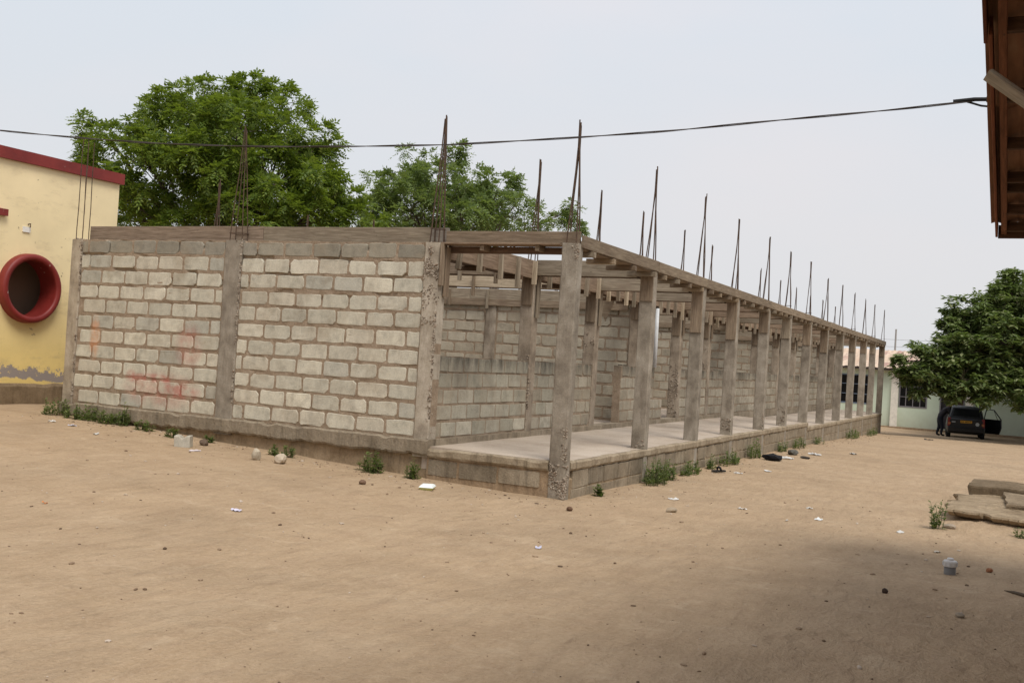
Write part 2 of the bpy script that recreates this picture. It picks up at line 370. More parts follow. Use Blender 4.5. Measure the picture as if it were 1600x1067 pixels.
def block_tint(kind):
    b = random.gauss(1, .055)
    if kind == 'end':
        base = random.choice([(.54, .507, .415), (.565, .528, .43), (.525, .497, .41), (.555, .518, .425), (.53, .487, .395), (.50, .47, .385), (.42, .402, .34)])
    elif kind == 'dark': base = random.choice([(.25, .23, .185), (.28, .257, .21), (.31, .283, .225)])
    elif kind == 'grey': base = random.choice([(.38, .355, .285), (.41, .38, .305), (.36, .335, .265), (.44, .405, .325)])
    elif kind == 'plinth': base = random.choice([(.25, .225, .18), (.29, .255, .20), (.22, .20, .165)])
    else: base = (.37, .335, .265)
    return tuple(min(.75, max(.08, c * b)) for c in base)
def mortar_core(name, o, du, n, L, z0, z1, t, res=.07):
    """solid wall core: wavy front sheet plus back, top and ends"""
    o = Vector(o); du = Vector(du); n = Vector(n)
    nu = max(2, int(L / res)); nv = max(2, int((z1 - z0) / res)); mb = MB(); vs = []
    for j in range(nv + 1):
        for i in range(nu + 1):
            p = o + du * (L * i / nu) + Vector((0, 0, z0 + (z1 - z0) * j / nv))
            e = .001 + .0045 * fbm(p.x * 3 + p.y * 3.3, p.z * 4, 3.3) + .0055 * mnoise.noise(p * 13)
            e = min(e, .0012)
            e -= .032 * ss(.12, .3, mnoise.noise(Vector((p.x * 2.2 + p.y * 2.2, p.x, p.z * 5 + 7)))) * (.25 + .75 * ss(2.2, 2.9, p.z))
            if i in (0, nu): e = 0
            vs.append(p + n * (e + .001) + (Vector((0, 0, .012 * mnoise.noise(p * 6))) if j == nv else Vector()))
    fs = [(j * (nu + 1) + i, j * (nu + 1) + i + 1, (j + 1) * (nu + 1) + i + 1, (j + 1) * (nu + 1) + i) for j in range(nv) for i in range(nu)]
    k = len(vs)
    for i in range(nu + 1):
        p = o + du * (L * i / nu) - n * t
        vs.append(p + Vector((0, 0, z0))); vs.append(p + Vector((0, 0, z1 + .008 * mnoise.noise(p * 5))))
    top = nv * (nu + 1)
    for i in range(nu):
        a = k + 2 * i
        fs += [(a, a + 1, a + 3, a + 2), (top + i, top + i + 1, a + 3, a + 1)]
    fs.append(tuple([j * (nu + 1) for j in range(nv, -1, -1)] + [k, k + 1]))
    fs.append(tuple([j * (nu + 1) + nu for j in range(nv + 1)] + [k + 2 * nu + 1, k + 2 * nu]))
    mb.add(vs, fs); ob = mb.build(name, 'mortar', BLD)
    return ob
def courses(parent, o, du, n, L, z0, nc, pitch, kind, bl=.505, joint=.046, topkind=None, force=0):
    o = Vector(o); du = Vector(du); n = Vector(n)
    Rm = Matrix(((du.x, n.x, 0), (du.y, n.y, 0), (0, 0, 1)))
    for c in range(nc):
        u = -((c % 2) * .5 + random.uniform(-.12, .12)) * bl
        rowj = random.uniform(-.006, .006); rowtint = random.uniform(.93, 1.05)
        if kind == 'end' and c == 6: rowtint *= .88
        while u < L:
            ln = bl + random.uniform(-.03, .03); a, b = max(u, .012), min(u + ln - joint * .78, L - .012)
            u += ln
            if b - a < .09: continue
            h = pitch - joint + random.uniform(-.012, .008)
            zc = z0 + (c + .5) * pitch + rowj + random.uniform(-.005, .005)
            p = o + du * ((a + b) / 2) + n * random.uniform(-.001, .004); p.z = zc
            m4 = Matrix.Translation(p) @ Rm.to_4x4() @ Matrix.Rotation(random.uniform(-.012, .012), 4, 'Y') @ Matrix.Diagonal((b - a, 1, h, 1))
            d = (p - CAM); vis = abs(d.normalized().dot(n)) * (b - a) * h / d.length_squared
            k = topkind if (topkind and c == nc - 1) else kind
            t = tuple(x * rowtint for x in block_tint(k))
            BLOCKS.append((m4, t, parent, vis * (1 + force), kind))
YD = Vector((0, 1, 0)); XM = Vector((-1, 0, 0)); YM = Vector((0, -1, 0)); UL = Vector((-1, 0, 0))
PITCH = (HC - HB) / 11
# end wall, two panels between three columns (set 25 mm behind the columns' faces)
ew = mortar_core('end_wall', (.025, W, 0), YD, XM, D, HB - .02, HC, .18, .026)
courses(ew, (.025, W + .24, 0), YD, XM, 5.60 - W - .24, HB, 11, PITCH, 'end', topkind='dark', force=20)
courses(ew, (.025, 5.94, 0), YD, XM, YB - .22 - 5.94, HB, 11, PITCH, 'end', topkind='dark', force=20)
# low walls between the inner columns
LP = (1.775 - .61) / 5
def low_wall(x0, x1, nc=5, back=0):
    o = mortar_core('low_wall', (x1, W + .03 + back, 0), UL, YM, x1 - x0, .58, .61 + nc * LP, .16)
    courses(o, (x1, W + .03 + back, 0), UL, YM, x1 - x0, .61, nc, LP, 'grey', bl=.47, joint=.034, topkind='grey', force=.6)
for x0, x1, nc in [(.22, 3.2, 5), (3.43, 6.1, 5), (7.75, 8.7, 5), (8.93, 9.95, 5), (9.95, 10.6, 2), (11.93, 14.3, 5), (14.53, 17.2, 5), (17.43, 20.1, 5),
                   (20.33, 23.2, 5), (24.6, 26.1, 5), (26.33, 29.1, 5), (29.33, 31.9, 5), (32.13, 35.1, 5)]:
    low_wall(x0, x1, nc)
# cross walls between the class rooms and the back wall
for x in (XK[3], XK[6], XK[9], XK[12]):
    o = mortar_core('cross_wall', (x + .05, W + .23, 0), YD, XM, D - .45, .45, 3.10, .16, .1)
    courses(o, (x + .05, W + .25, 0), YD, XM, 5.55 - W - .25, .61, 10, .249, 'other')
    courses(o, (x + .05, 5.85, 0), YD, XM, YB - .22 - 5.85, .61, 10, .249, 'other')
o = mortar_core('back_wall', (35.1, YB - .2, 0), UL, YM, 34.9, .4, 3.10, .16, .35)
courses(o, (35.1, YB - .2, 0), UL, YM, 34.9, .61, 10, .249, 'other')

# plinth, slab and steps
def ragged_strip(name, p0, p1, n, z0, z1, out, mat, color, parent=BLD, depth=.3, rag0=.02, rag1=.012, res=.06):
    p0 = Vector(p0); p1 = Vector(p1); n = Vector(n); L = (p1 - p0).length; k = max(2, int(L / res)); vs = []; fs = []
    for i in range(k + 1):
        p = p0.lerp(p1, i / k); r0 = rag0 * (.7 * fbm(p.x * 1.3, p.y * 1.3, z0) + .55 * mnoise.noise(p * 9 + Vector((0, 0, z0))) + .4 * mnoise.noise(p * 21)); r1 = rag1 * (.8 * fbm(p.x * 5, p.y * 5, z1 + 9) + .7 * mnoise.noise(p * 17)) - rag1 * 2.2 * ss(.35, .55, mnoise.noise(p * 2.7 + Vector((z1, 0, 0))))
        e = out + .010 * mnoise.noise(p * 9) + .006 * mnoise.noise(p * 23); e2 = out + .016 * mnoise.noise(p * 7 + Vector((5, 5, 5)))
        vs += [p - n * depth + Vector((0, 0, z0 + r0)), p + n * (e - .02) + Vector((0, 0, z0 + r0)), p + n * e2 + Vector((0, 0, z0 + r0 + .03)),
               p + n * e + Vector((0, 0, z1 + r1 - .02)), p + n * (e - .025) + Vector((0, 0, z1 + r1)), p - n * depth + Vector((0, 0, z1))]
    for i in range(k):
        a = i * 6; fs += [(a + j, a + (j + 1) % 6, a + 6 + (j + 1) % 6, a + 6 + j) for j in range(6)]
    fs += [(0, 1, 2, 3, 4, 5), tuple(k * 6 + j for j in (5, 4, 3, 2, 1, 0))]
    return MB().add(vs, fs).build(name, mat, parent, color)
# footing beam under the end wall, broken along its lower edge, and the wall below it
ragged_strip('footing_beam', (0, W - .02, 0), (0, YB + .02, 0), XM, HB - .225, HB, .045, 'plinth', (1.15, 1.12, 1.06), rag0=.035, rag1=.012, depth=.2, res=.035)
ragged_strip('foundation', (0, W - .1, 0), (0, YB, 0), XM, -.4, HB - .2, -.045, 'plinth', (1.35, 1.2, 1.0), depth=.15)
# veranda floor slabs
def slab(name, x0, x1, z):
    k = int((x1 - x0) / .25); m = 8; vs = []
    for j in range(m + 1):
        for i in range(k + 1):
            x = x0 + (x1 - x0) * i / k; y = .05 + (W + .1 - .05) * j / m
            vs.append((x, y, z + .008 * fbm(x * 1.5, y * 1.5, 2) + .02 * ss(1.4, 2.1, y)))
    fs = [(j * (k + 1) + i, j * (k + 1) + i + 1, (j + 1) * (k + 1) + i + 1, (j + 1) * (k + 1) + i) for j in range(m) for i in range(k)]
    nb = len(vs); vs += [(x0, .05, z - .3), (x1, .05, z - .3), (x0, W + .1, z - .3), (x1, W + .1, z - .3)]
    a, b, c, d = 0, k, m * (k + 1), m * (k + 1) + k
    fs += [(nb, nb + 1, b, a), (nb + 2, c, d, nb + 3), (nb, a, c, nb + 2), (nb + 1, nb + 3, d, b)]
    return MB().add(vs, fs).build(name, 'slab', BLD)
slab('veranda_slab', .04, STEP, HP); slab('veranda_slab', STEP, XK[-1] + .2, HP2)
MB().box(((35.1 + .1) / 2 + .1, W + .09, .5), (35.1, .22, .2)).build('wall_kerb', 'plinth', BLD, (1.35, 1.32, 1.25))
MB().box((17.6, (W + .2 + YB - .4) / 2, .42), (34.6, D - .8, .3)).build('room_floor', 'slab', BLD)
ragged_strip('slab_edge', (0, .236, 0), (0, W - .02, 0), XM, HP - .135, HP, .03, 'plinth', (1.3, 1.24, 1.12), rag0=.012, rag1=.01, depth=.1)
ragged_strip('slab_edge', (0.182, 0, 0), (STEP, 0, 0), YM, HP - .125, HP, .015, 'plinth', (1.45, 1.38, 1.25), rag0=.014, rag1=.008, depth=.1)
ragged_strip('slab_edge', (STEP, 0, 0), (XK[-1] + .2, 0, 0), YM, HP2 - .125, HP2, .015, 'plinth', (1.45, 1.38, 1.25), rag0=.014, rag1=.008, depth=.1)
pe = ragged_strip('plinth_wall', (0, .1, 0), (0, W, 0), XM, -.3, HP - .1, -.01, 'plinth', (1.3, 1.1, .9), depth=.1)
courses(pe, (.008, .28, 0), YD, XM, W - .30, .10, 1, .255, 'plinth', bl=.62, joint=.045, force=25)
pf = ragged_strip('plinth_wall', (0, 0, 0), (XK[-1] + .2, 0, 0), YM, -1.0, HP2 - .1, -.015, 'plinth', (1.35, 1.2, 1.0), depth=.1, res=.12)
for k in range(12):
    x0, x1 = XK[k] + .22, XK[k + 1] - .01; zt = (HP if x1 < STEP else HP2) - .125
    z = zt
    while z - .245 > gbase((x0 + x1) / 2, 0) - .12:
        z -= .245
        courses(pf, (x1, .012, 0), UL, YM, x1 - x0, z, 1, .245, 'plinth', bl=.58, joint=.02, force=.5)
ragged_strip('plinth_wall', (XK[-1] + .2, 0, 0), (XK[-1] + .2, W, 0), Vector((1, 0, 0)), -1.0, HP2 - .1, 0, 'plinth', (1.3, 1.1, .9), depth=.1)

# finish the blocks: the 300 that show largest are objects, the rest one joined part
BLOCKS.sort(key=lambda b: -b[3])
for m4, t, par, _, kd in BLOCKS[:300]:
    o = bpy.data.objects.new('block', random.choice(BS if kd in ('plinth', 'grey') else BV)); COL.objects.link(o); o.parent = par; o.matrix_local = m4; o.color = t + (1,)
    if kd == 'plinth':
        o.material_slots[0].link = 'OBJECT'; o.material_slots[0].material = MAT['plinth']; g = random.uniform(.95, 1.35); o.color = (g, g * .97, g * .9, 1)
for far, mt in (('other', 'block_far'), ('plinth', 'plinth')):
    mb = MB()
    for m4, t, par, _, kd in BLOCKS[300:]:
        if (kd == 'plinth') != (far == 'plinth'): continue
        me = random.choice(BV); mb.add([m4 @ v.co for v in me.vertices], [tuple(p.vertices) for p in me.polygons])
    tag(mb.build('block_courses' if far == 'other' else 'plinth_courses', mt, BLD, (1.2, 1.15, 1.05)), kind='stuff')

# columns with honeycombed patches and starter bars
ICO = None
def ico():
    global ICO
    if ICO is None:
        bm = bmesh.new(); bmesh.ops.create_icosphere(bm, subdivisions=1, radius=1); ICO = ([v.co.copy() for v in bm.verts], [tuple(v.index for v in f.verts) for f in bm.faces]); bm.free()
    return ICO
def pebbles(mb, spots, rmin=.008, rmax=.018):
    vs, fs = ico()
    for p in spots:
        r = random.uniform(rmin, rmax); s = Vector((random.uniform(.7, 1.3), random.uniform(.7, 1.3), random.uniform(.6, 1.1)))
        rot = Matrix.Rotation(random.uniform(0, 6.3), 3, Vector((random.gauss(0, 1), random.gauss(0, 1), random.gauss(0, 1))).normalized())
        mb.add([rot @ Vector((v.x * s.x, v.y * s.y, v.z * s.z)) * r * random.uniform(.85, 1.1) + p for v in vs], fs)
def column(x, y, z0, z1, wx, wy, color, bars=0, bar_len=1.45, honey=(), conv=.9, name='column', lean=(0, 0)):
    """x, y = low corner; a chamfered cast shaft with slightly uneven edges"""
    ch = .014; seg = 12; mb = MB(); vs = []; fs = []
    per = [(ch, 0), (wx - ch, 0), (wx, ch), (wx, wy - ch), (wx - ch, wy), (ch, wy), (0, wy - ch), (0, ch)]
    ph = random.uniform(0, 50); k_seed = ph
    for i in range(seg + 1):
        z = z0 + (z1 - z0) * i / seg
        for j, (a, b) in enumerate(per):
            e = .005 * mnoise.noise(Vector((ph + j // 2 * 3.1, z * 2.3, 1))); e2 = .006 * mnoise.noise(Vector((ph, z * 1.1, j // 2 * 5.3)))
            vs.append((x + a + e + e2, y + b + e - e2, z + (.015 * mnoise.noise(Vector((j * 2.1, ph, 0))) if i == seg else 0)))
    for i in range(seg):
        fs += [(i * 8 + j, i * 8 + (j + 1) % 8, (i + 1) * 8 + (j + 1) % 8, (i + 1) * 8 + j) for j in range(8)]
    fs.append(tuple(seg * 8 + j for j in range(8)))
    o = MB().add(vs, fs).build(name, 'concrete', BLD, color)
    pm = MB(); pts = []
    for (face, za, zb, dens, spread) in honey:   # face: 'e' = vertical edge facing the yard, 'x' = -X face, 't' = top
        for _ in range(int(dens * (zb - za) * 220)):
            z = random.uniform(za, zb)
            if face == 'e':
                d = abs(random.gauss(0, spread))
                pts.append(Vector((x + random.uniform(.001, .012), y + min(d, wy), z)) if random.random() < .65 else Vector((x + min(d * .8, wx), y + random.uniform(.001, .012), z)))
            elif face == 'x': pts.append(Vector((x + random.uniform(-.004, .010), y + random.uniform(.01, wy - .01), z)))
            elif face == 't': pts.append(Vector((x + random.uniform(0, wx), y + random.uniform(0, wy), z1 + random.uniform(-.01, .015))))
    if pts:
        pts = [p for p in pts if mnoise.noise(p * 7 + Vector((k_seed, 0, 0))) > -.12]
        pebbles(pm, pts); tag(pm.build('aggregate', 'aggregate', o, smooth=False), kind='stuff')
    if bars:
        ins = .045; corners = [(x + ins, y + ins), (x + ins, y + wy - ins), (x + wx - ins, y + wy - ins), (x + wx - ins, y + ins)][:bars]
        tx, ty = x + wx / 2 + lean[0] + random.uniform(-.02, .02), y + wy / 2 + lean[1] + random.uniform(-.02, .02)
        for q, (bx, by) in enumerate(corners):
            ln = bar_len * random.uniform(.96, 1.02); P = []
            for t in (0, .12, .35, .6, .8, 1):
                k = min(1, t / conv); k = k ** 1.15 * .88
                P.append((bx + (tx - bx) * k + random.uniform(-.006, .006), by + (ty - by) * k + random.uniform(-.006, .006), z1 - .06 + (ln + .06) * t))
            MB().tube(P, .0075 if x < .01 and y > 3 else .0098, 6).build('rebar', 'rust', o)
        for zz in random.sample([.07, .12, .2], random.choice((0, 1, 1))):
            c2 = [(x + ins - .01, y + ins - .01), (x + ins - .01, y + wy - ins + .01), (x + wx - ins + .01, y + wy - ins + .01), (x + wx - ins + .01, y + ins - .01)]
            MB().tube([(a, b, z1 + zz) for a, b in c2] + [c2[0] + (z1 + zz,)], .005, 5).build('stirrup', 'rust', o)
    return o
# end wall columns
column(0, W, HB - .25, HC + .0, .22, .24, (1.45, 1.42, 1.38), 4, 1.80, [('x', 2.75, HC, 5, 0), ('x', 2.2, 2.8, 2.0, 0), ('e', .62, 2.6, .8, .03), ('t', 0, .12, 1, 0)], lean=(.03, 0))
column(0, 5.60, HB - .25, HC, .22, .33, (1.02, 1.0, .98), 4, 1.8, [('e', .8, HC, .5, .02), ('t', 0, .15, 1, 0)])
column(0, YB - .22, .1, HC, .22, .24, (1.4, 1.33, 1.24), 4, 1.72, [('e', .7, HC, .55, .02), ('t', 0, .15, 1, 0)], conv=6)
# veranda columns
outer_col = []
for k, x in enumerate(XK):
    hz = []
    if k == 0: hz = [('e', .02, .44, 9, .06), ('x', .12, .46, 3, 0), ('e', .5, .95, 1.6, .03), ('e', 3.15, HC, 1.6, .03), ('t', 0, .1, 1, 0)]
    elif k in (1, 3, 5): hz = [('x', .5, .56 + .09 * k, 1.3, 0), ('t', 0, .05, 1, 0)]
    elif k in (4, 7): hz = [('e', .42, .9, .8, .04)]
    c = random.uniform(.96, 1.14)
    column(x, 0, gbase(x, 0) - .3, HC, .178, .232, (c * 1.02, c * 1.0, c * .975), 4, [1.62, 1.63, 1.68, 1.6, 1.6, 1.58, 1.62, 1.45, 1.5, 1.48, 1.5, 1.5, 1.5][k], hz, conv=.75, lean=(.03, 0))
for k, x in enumerate(XK[1:], 1):
    hz = [('x', .62, 1.9, .8, 0), ('e', .62, 1.7, .8, .04)] if k in (1, 4) else ([('x', .8, 2.4, .5, 0)] if k in (2, 5) else [])
    column(x, W, .55, 3.16, .22, .24, (1.1, 1.02, .95), 4, 2.04 - .02 * k, hz, conv=.75, lean=(.1, 0))
for k, x in enumerate(XK[1:], 1):
    column(x, YB - .24, .4, 3.16, .22, .24, (1, .95, .9), 4, 1.55 + .25 * (k % 2), conv=.8)
for k in (3, 6, 9, 12): column(XK[k], 5.57, .5, 3.16, .22, .26, (1, .95, .9), 4 if k < 10 else 0, 1.5, conv=.8)

# ------------------------------------------------------------------ timber formwork
PLV = {}
def plank(name, p0, p1, wdt, thk, up=(0, 0, 1), parent=None, tint=(1, 1, 1), jit=.004):
    """board from p0 to p1 (centre line); wdt along up, thk across; local x runs along the grain"""
    p0 = Vector(p0); p1 = Vector(p1); d = p1 - p0; L = d.length; x = d.normalized(); u = Vector(up); u = (u - x * u.dot(x)).normalized(); y = u.cross(x)
    seg = max(1, min(6, int(L / .5))); vs = []; fs = []; ph = random.uniform(0, 90); c = .004
    for i in range(seg + 1):
        xx = -L / 2 + L * i / seg; b = jit * mnoise.noise(Vector((ph, xx * .8, 0))); t = jit * mnoise.noise(Vector((xx * .9, ph, 4))) * 1.5
        h, k = wdt / 2, thk / 2
        for a, e in ((-k, -h + c), (-k, h - c), (-k + c, h), (k - c, h), (k, h - c), (k, -h + c), (k - c, -h), (-k + c, -h)):
            vs.append((xx, a + b, e + t))
    for i in range(seg):
        fs += [(i * 8 + j, (i + 1) * 8 + j, (i + 1) * 8 + (j + 1) % 8, i * 8 + (j + 1) % 8) for j in range(8)]
    fs += [tuple(range(8)), tuple(seg * 8 + j for j in range(7, -1, -1))]
    o = MB().add(vs, fs).build(name, 'timber', parent or BLD)
    v = random.uniform(.85, 1.15); o.color = (tint[0] * v, tint[1] * v, tint[2] * v, 1)
    Mx = Matrix.Identity(4)
    for i in range(3): Mx[i][0] = x[i]; Mx[i][1] = y[i]; Mx[i][2] = u[i]; Mx[i][3] = (p0[i] + p1[i]) / 2
    o.matrix_local = Mx
    return o
LG = (1.25, 1.23, 1.16); BR = (1.0, .9, .8); SHADE_TINT = (.42, .31, .25); PALE = (2.0, 1.95, 1.8)  # the darkest tint puts the shade under the beams into the wood colour
FW = lambda: None
def form(name='beam_formwork'):
    o = empty(name); o.parent = BLD; return o
# on the end wall: two long boards set behind the starter bars
f = form()
plank('plank', (.21, W + .27, HC + .115), (.21, 5.35, HC + .120), .235, .035, parent=f, tint=LG)
plank('plank', (.212, 5.36, HC + .122), (.212, YB - .18, HC + .125), .245, .035, parent=f, tint=(1.1, 1.0, .95))
plank('plank', (.20, W - .02, HC + .10), (.20, W + .262, HC + .10), .245, .03, parent=f, tint=(1.2, 1.25, 1.35))
# over the open veranda end
f = form()
plank('plank', (.135, .03, HC + .088), (.135, W - .03, HC + .088), .165, .035, parent=f, tint=(1.15, 1.05, .95))
plank('plank', (.15, .27, HC - .01), (.15, W - .005, HC - .01), .25, .024, up=(1, 0, 0), parent=f, tint=(1, .85, .75))
plank('plank', (.262, .27, HC + .06), (.262, W - .01, HC + .06), .16, .03, parent=f, tint=SHADE_TINT)
plank('bearer', (.28, .27, HC - .075), (.28, W - .02, HC - .075), .095, .05, parent=f, tint=(.55, .42, .36))  # dark bearer tint, beam shade put into the colour
for y in (.62, 1.45): plank('bearer', (.06, y, HC - .062), (.34, y, HC - .062), .075, .06, parent=f, tint=BR)
plank('column_board', (.03, W - .035, HC - .02), (.03, W - .035, HC - .60), .03, .10, up=(0, 1, 0), parent=f, tint=(1.2, 1.1, 1.0))
plank('column_board', (.17, W - .04, HC - .05), (.17, W - .04, HC - .75), .03, .12, up=(0, 1, 0), parent=f, tint=BR)
# outer beam, y = 0
for k in range(12):
    f = form(); x0, x1 = XK[k] + .1, XK[k + 1] + (.1 if k < 11 else .15)
    dz = random.uniform(-.008, .008)
    plank('plank', (x0, -.02 + random.uniform(-.006, .006), HC + .035 + dz), (x1 - .01, -.02, HC + .035 - dz), .165, .03, parent=f, tint=(1.12, 1.05, .95))
    plank('plank', (x0 + .12, .275, HC + .04), (x1 + .05, .275, HC + .04), .16, .03, parent=f, tint=BR)
    plank('plank', (x0 + .105, .13, HC - .055), (x1 - .105, .13, HC - .055), .25, .024, up=(0, 1, 0), parent=f, tint=BR)
    for j in range(4):
        xb = x0 + .3 + (x1 - x0 - .55) * j / 3 + random.uniform(-.06, .06)
        plank('bearer', (xb, -.03 - random.uniform(0, .05), HC - .105), (xb, .33 + random.uniform(0, .1), HC - .105), .072, .085, parent=f, tint=random.choice((LG, BR, (1.2, 1.1, .95))))
    if k < 12:
        ln = [0, .50, .86, .88, .60, .62, .68, .8, .62, .6, .55, .5][k]
        if k: plank('column_board', (XK[k] - .016, .115, HC - .02), (XK[k] - .016, .115, HC - .02 - ln), .022, .212, up=(1, 0, 0), parent=f, tint=random.choice((LG, (1.15, 1.05, .95), BR)))
plank('column_board', (XK[12] - .016, .115, HC - .02), (XK[12] - .016, .115, HC - .55), .022, .212, up=(1, 0, 0), parent=form(), tint=BR)
# inner beam over the veranda wall, y = W, with hanging cleats
for k in range(12):
    f = form(); x0, x1 = XK[k] + .24, XK[k + 1] + .0
    plank('plank', (x0, W - .02, 3.295), (x1 + .1, W - .02, 3.29), .30, .03, parent=f, tint=(1.2, 1.05, .95))
    plank('plank', (x0, W + .26, 3.28), (x1, W + .26, 3.28), .22, .03, parent=f, tint=BR)
    plank('plank', (x0, W + .12, 3.16), (x1 - .02, W + .12, 3.16), .24, .025, up=(0, 1, 0), parent=f, tint=SHADE_TINT)
    n = 5 if k < 6 else 4
    for j in range(n):
        xb = x0 + .25 + (x1 - x0 - .4) * j / (n - 1) + random.uniform(-.06, .06); b = 3.03 + random.uniform(-.10, .05)
        t = random.uniform(-.06, .06) if random.random() < .3 else 0
        plank('cleat', (xb + t, W - .065, 3.43), (xb, W - .065, b), .055, .075, up=(1, 0, 0), parent=f, tint=random.choice((PALE, LG, LG)))
        if j % 2: plank('bearer', (xb + .1, W - .1, 3.11), (xb + .1, W + .36, 3.11), .07, .05, parent=f, tint=(.7, .55, .45))  # bearer tinted darker, shade under the beam put into its colour
    if k:
        plank('column_board', (XK[k] - .02, W + .12, 3.15), (XK[k] - .02, W + .12, 3.15 - random.uniform(.35, .6)), .025, .2, up=(1, 0, 0), parent=f, tint=BR)
        plank('column_board', (XK[k] + .11, W - .035, 3.2), (XK[k] + .11, W - .035, 3.2 - random.uniform(.45, .75)), .03, .11, up=(0, 1, 0), parent=f, tint=random.choice((LG, BR)))
# cross beams from the outer columns over to the back wall
for k in range(1, 13):
    f = form(); x = XK[k]
    plank('plank', (x - .005, .29, 3.335), (x - .005, W - .05, 3.33), .255, .03, parent=f, tint=random.choice((LG, (1.15, 1.0, .9))))
    plank('plank', (x + .235, .31, 3.315), (x + .235, W - .05, 3.31), .19, .03, parent=f, tint=BR)
    plank('plank', (x + .11, .30, 3.215), (x + .11, W - .05, 3.215), .21, .025, up=(1, 0, 0), parent=f, tint=SHADE_TINT)
    a = (W + .29); b = YB - .28; mid = (a + b) / 2 + random.uniform(-.6, .6)
    zc = 3.32 if k % 3 else 3.21
    plank('plank', (x - .01, a, zc), (x - .01, mid, zc + .015), .26, .03, parent=f, tint=PALE if k == 2 else random.choice((LG, (1.2, 1.1, 1.0))))
    plank('plank', (x - .012, mid + .01, zc + .01), (x - .012, b, zc), .26, .03, parent=f, tint=LG)
    plank('plank', (x + .25, a, zc), (x + .25, b, zc), .2, .03, parent=f, tint=BR)
    plank('plank', (x + .12, a, zc - .115), (x + .12, b, zc - .115), .25, .025, up=(1, 0, 0), parent=f, tint=SHADE_TINT)
    if k in (3, 6, 9):
        plank('plank', (x - .02, a, 3.04), (x - .02, b - 1, 3.04), .15, .03, parent=f, tint=(1.15, 1.05, .95))
    for j in range(7):
        yb = a + .3 + (b - a - .6) * j / 6 + random.uniform(-.2, .2)
        plank('cleat', (x - .05, yb, zc + .1), (x - .05, yb, zc - .2 - random.uniform(0, .12)), .05, .07, up=(0, 1, 0), parent=f, tint=random.choice((PALE, LG, BR)))
for k in range(12):
    f = form(); plank('plank', (XK[k] + .24, YB - .26, 3.25), (XK[k + 1] - .01, YB - .26, 3.25), .24, .03, parent=f, tint=LG)
    for j in range(3):
        xb = XK[k] + .6 + j * .85; plank('cleat', (xb, YB - .3, 3.36), (xb, YB - .3, 3.0), .05, .07, up=(1, 0, 0), parent=f, tint=LG)
# pointed offcut hanging inside the first room
mb = MB().add([(-.2, 0, .0), (.14, 0, 0), (.14, 0, -.12), (0, 0, -.52), (-.2, 0, -.13), (-.2, .03, .0), (.14, .03, 0), (.14, .03, -.12), (0, .03, -.52), (-.2, .03, -.13)],
              [(4, 3, 2, 1, 0), (5, 6, 7, 8, 9)] + [(i, (i + 1) % 5, 5 + (i + 1) % 5, 5 + i) for i in range(5)])
o = mb.build('pointed_board', 'timber', BLD, (1.6, 1.55, 1.45)); o.location = (7.6, 2.45, 3.18); o.rotation_euler = (0, .03, math.radians(-65))
# pale drain pipe beside the second class room
o = MB().tube([(9.78, W - .02, 1.78), (9.77, W - .02, 2.4), (9.75, W - .02, 3.1)], .045, 10).build('drain_pipe', 'matte', BLD, (.62, .64, .66), True)
# rusty sheet standing in the door of the second room
mb = MB(); k = 24
vs = []
for i in range(k + 1):
    for z in (0, .55): vs.append((i * .045, .012 * math.sin(i * 1.6), z))
mb.add(vs, [(2 * i, 2 * i + 2, 2 * i + 3, 2 * i + 1) for i in range(k)])
rs = mb.build('rusty_sheet', 'rust_roof'); rs.location = (11.2, 3.5, .60); rs.rotation_euler = (math.radians(-10), 0, math.radians(30)); rs.modifiers.new('thick', 'SOLIDIFY').thickness = .003
tag(rs, 'rusty brown corrugated metal sheet leaning in the doorway of the second room', 'metal sheet')
# ------------------------------------------------------------------ yellow building on the left
YX1, YY, YZ = 2.73, 11.2, 5.0
yb = tag(empty('yellow_building', (-4.0, YY, .38)), 'cream yellow building with red roof edge and round red porthole window', 'building')
yo = Vector((-4.0, YY, .38))
def ymb(mb): return mb.add([], [])
PCX, PCZ, PR = .74, 2.53, .53
mb = MB(); n = 40; vs = []; fs = []
X0, X1, Z0, Z1 = -1.2, YX1, .70, 4.82
def rim_sq(t):    # matching point on the rectangle around the hole
    c, s = math.cos(t), math.sin(t); kx = (X1 - PCX) if c > 0 else (PCX - X0); kz = (Z1 - PCZ) if s > 0 else (PCZ - Z0)
    q = min(kx / abs(c) if abs(c) > 1e-6 else 1e9, kz / abs(s) if abs(s) > 1e-6 else 1e9); return PCX + c * q, PCZ + s * q
corn = sorted([math.atan2(b - PCZ, a - PCX) % (2 * math.pi) for a in (X0, X1) for b in (Z0, Z1)])
ang = sorted([2 * math.pi * i / n for i in range(n)] + corn); na = len(ang)
for t in ang:
    rx, rz = rim_sq(t); ox, oz = PCX + PR * math.cos(t), PCZ + PR * math.sin(t)
    vs += [(rx, YY, rz), (ox, YY, oz), (ox, YY + .3, oz)]
for i in range(na):
    a, b = 3 * i, 3 * ((i + 1) % na); fs += [(a, b, b + 1, a + 1), (a + 1, b + 1, b + 2, a + 2)]
k = len(vs)
vs += [(-14, YY, Z0), (X0, YY, Z0), (X0, YY, Z1), (-14, YY, Z1), (-14, YY + 9, Z0), (X1, YY + 9, Z0), (X1, YY + 9, Z1), (-14, YY + 9, Z1), (X1, YY, Z0), (X1, YY, Z1)]
fs += [(k, k + 1, k + 2, k + 3), (k + 8, k + 5, k + 6, k + 9), (k + 5, k + 4, k + 7, k + 6), (k + 4, k, k + 3, k + 7), (k + 3, k + 9, k + 6, k + 7)]
o = MB().add([Vector(p) - yo for p in vs], fs).build('wall', 'yellow', yb)
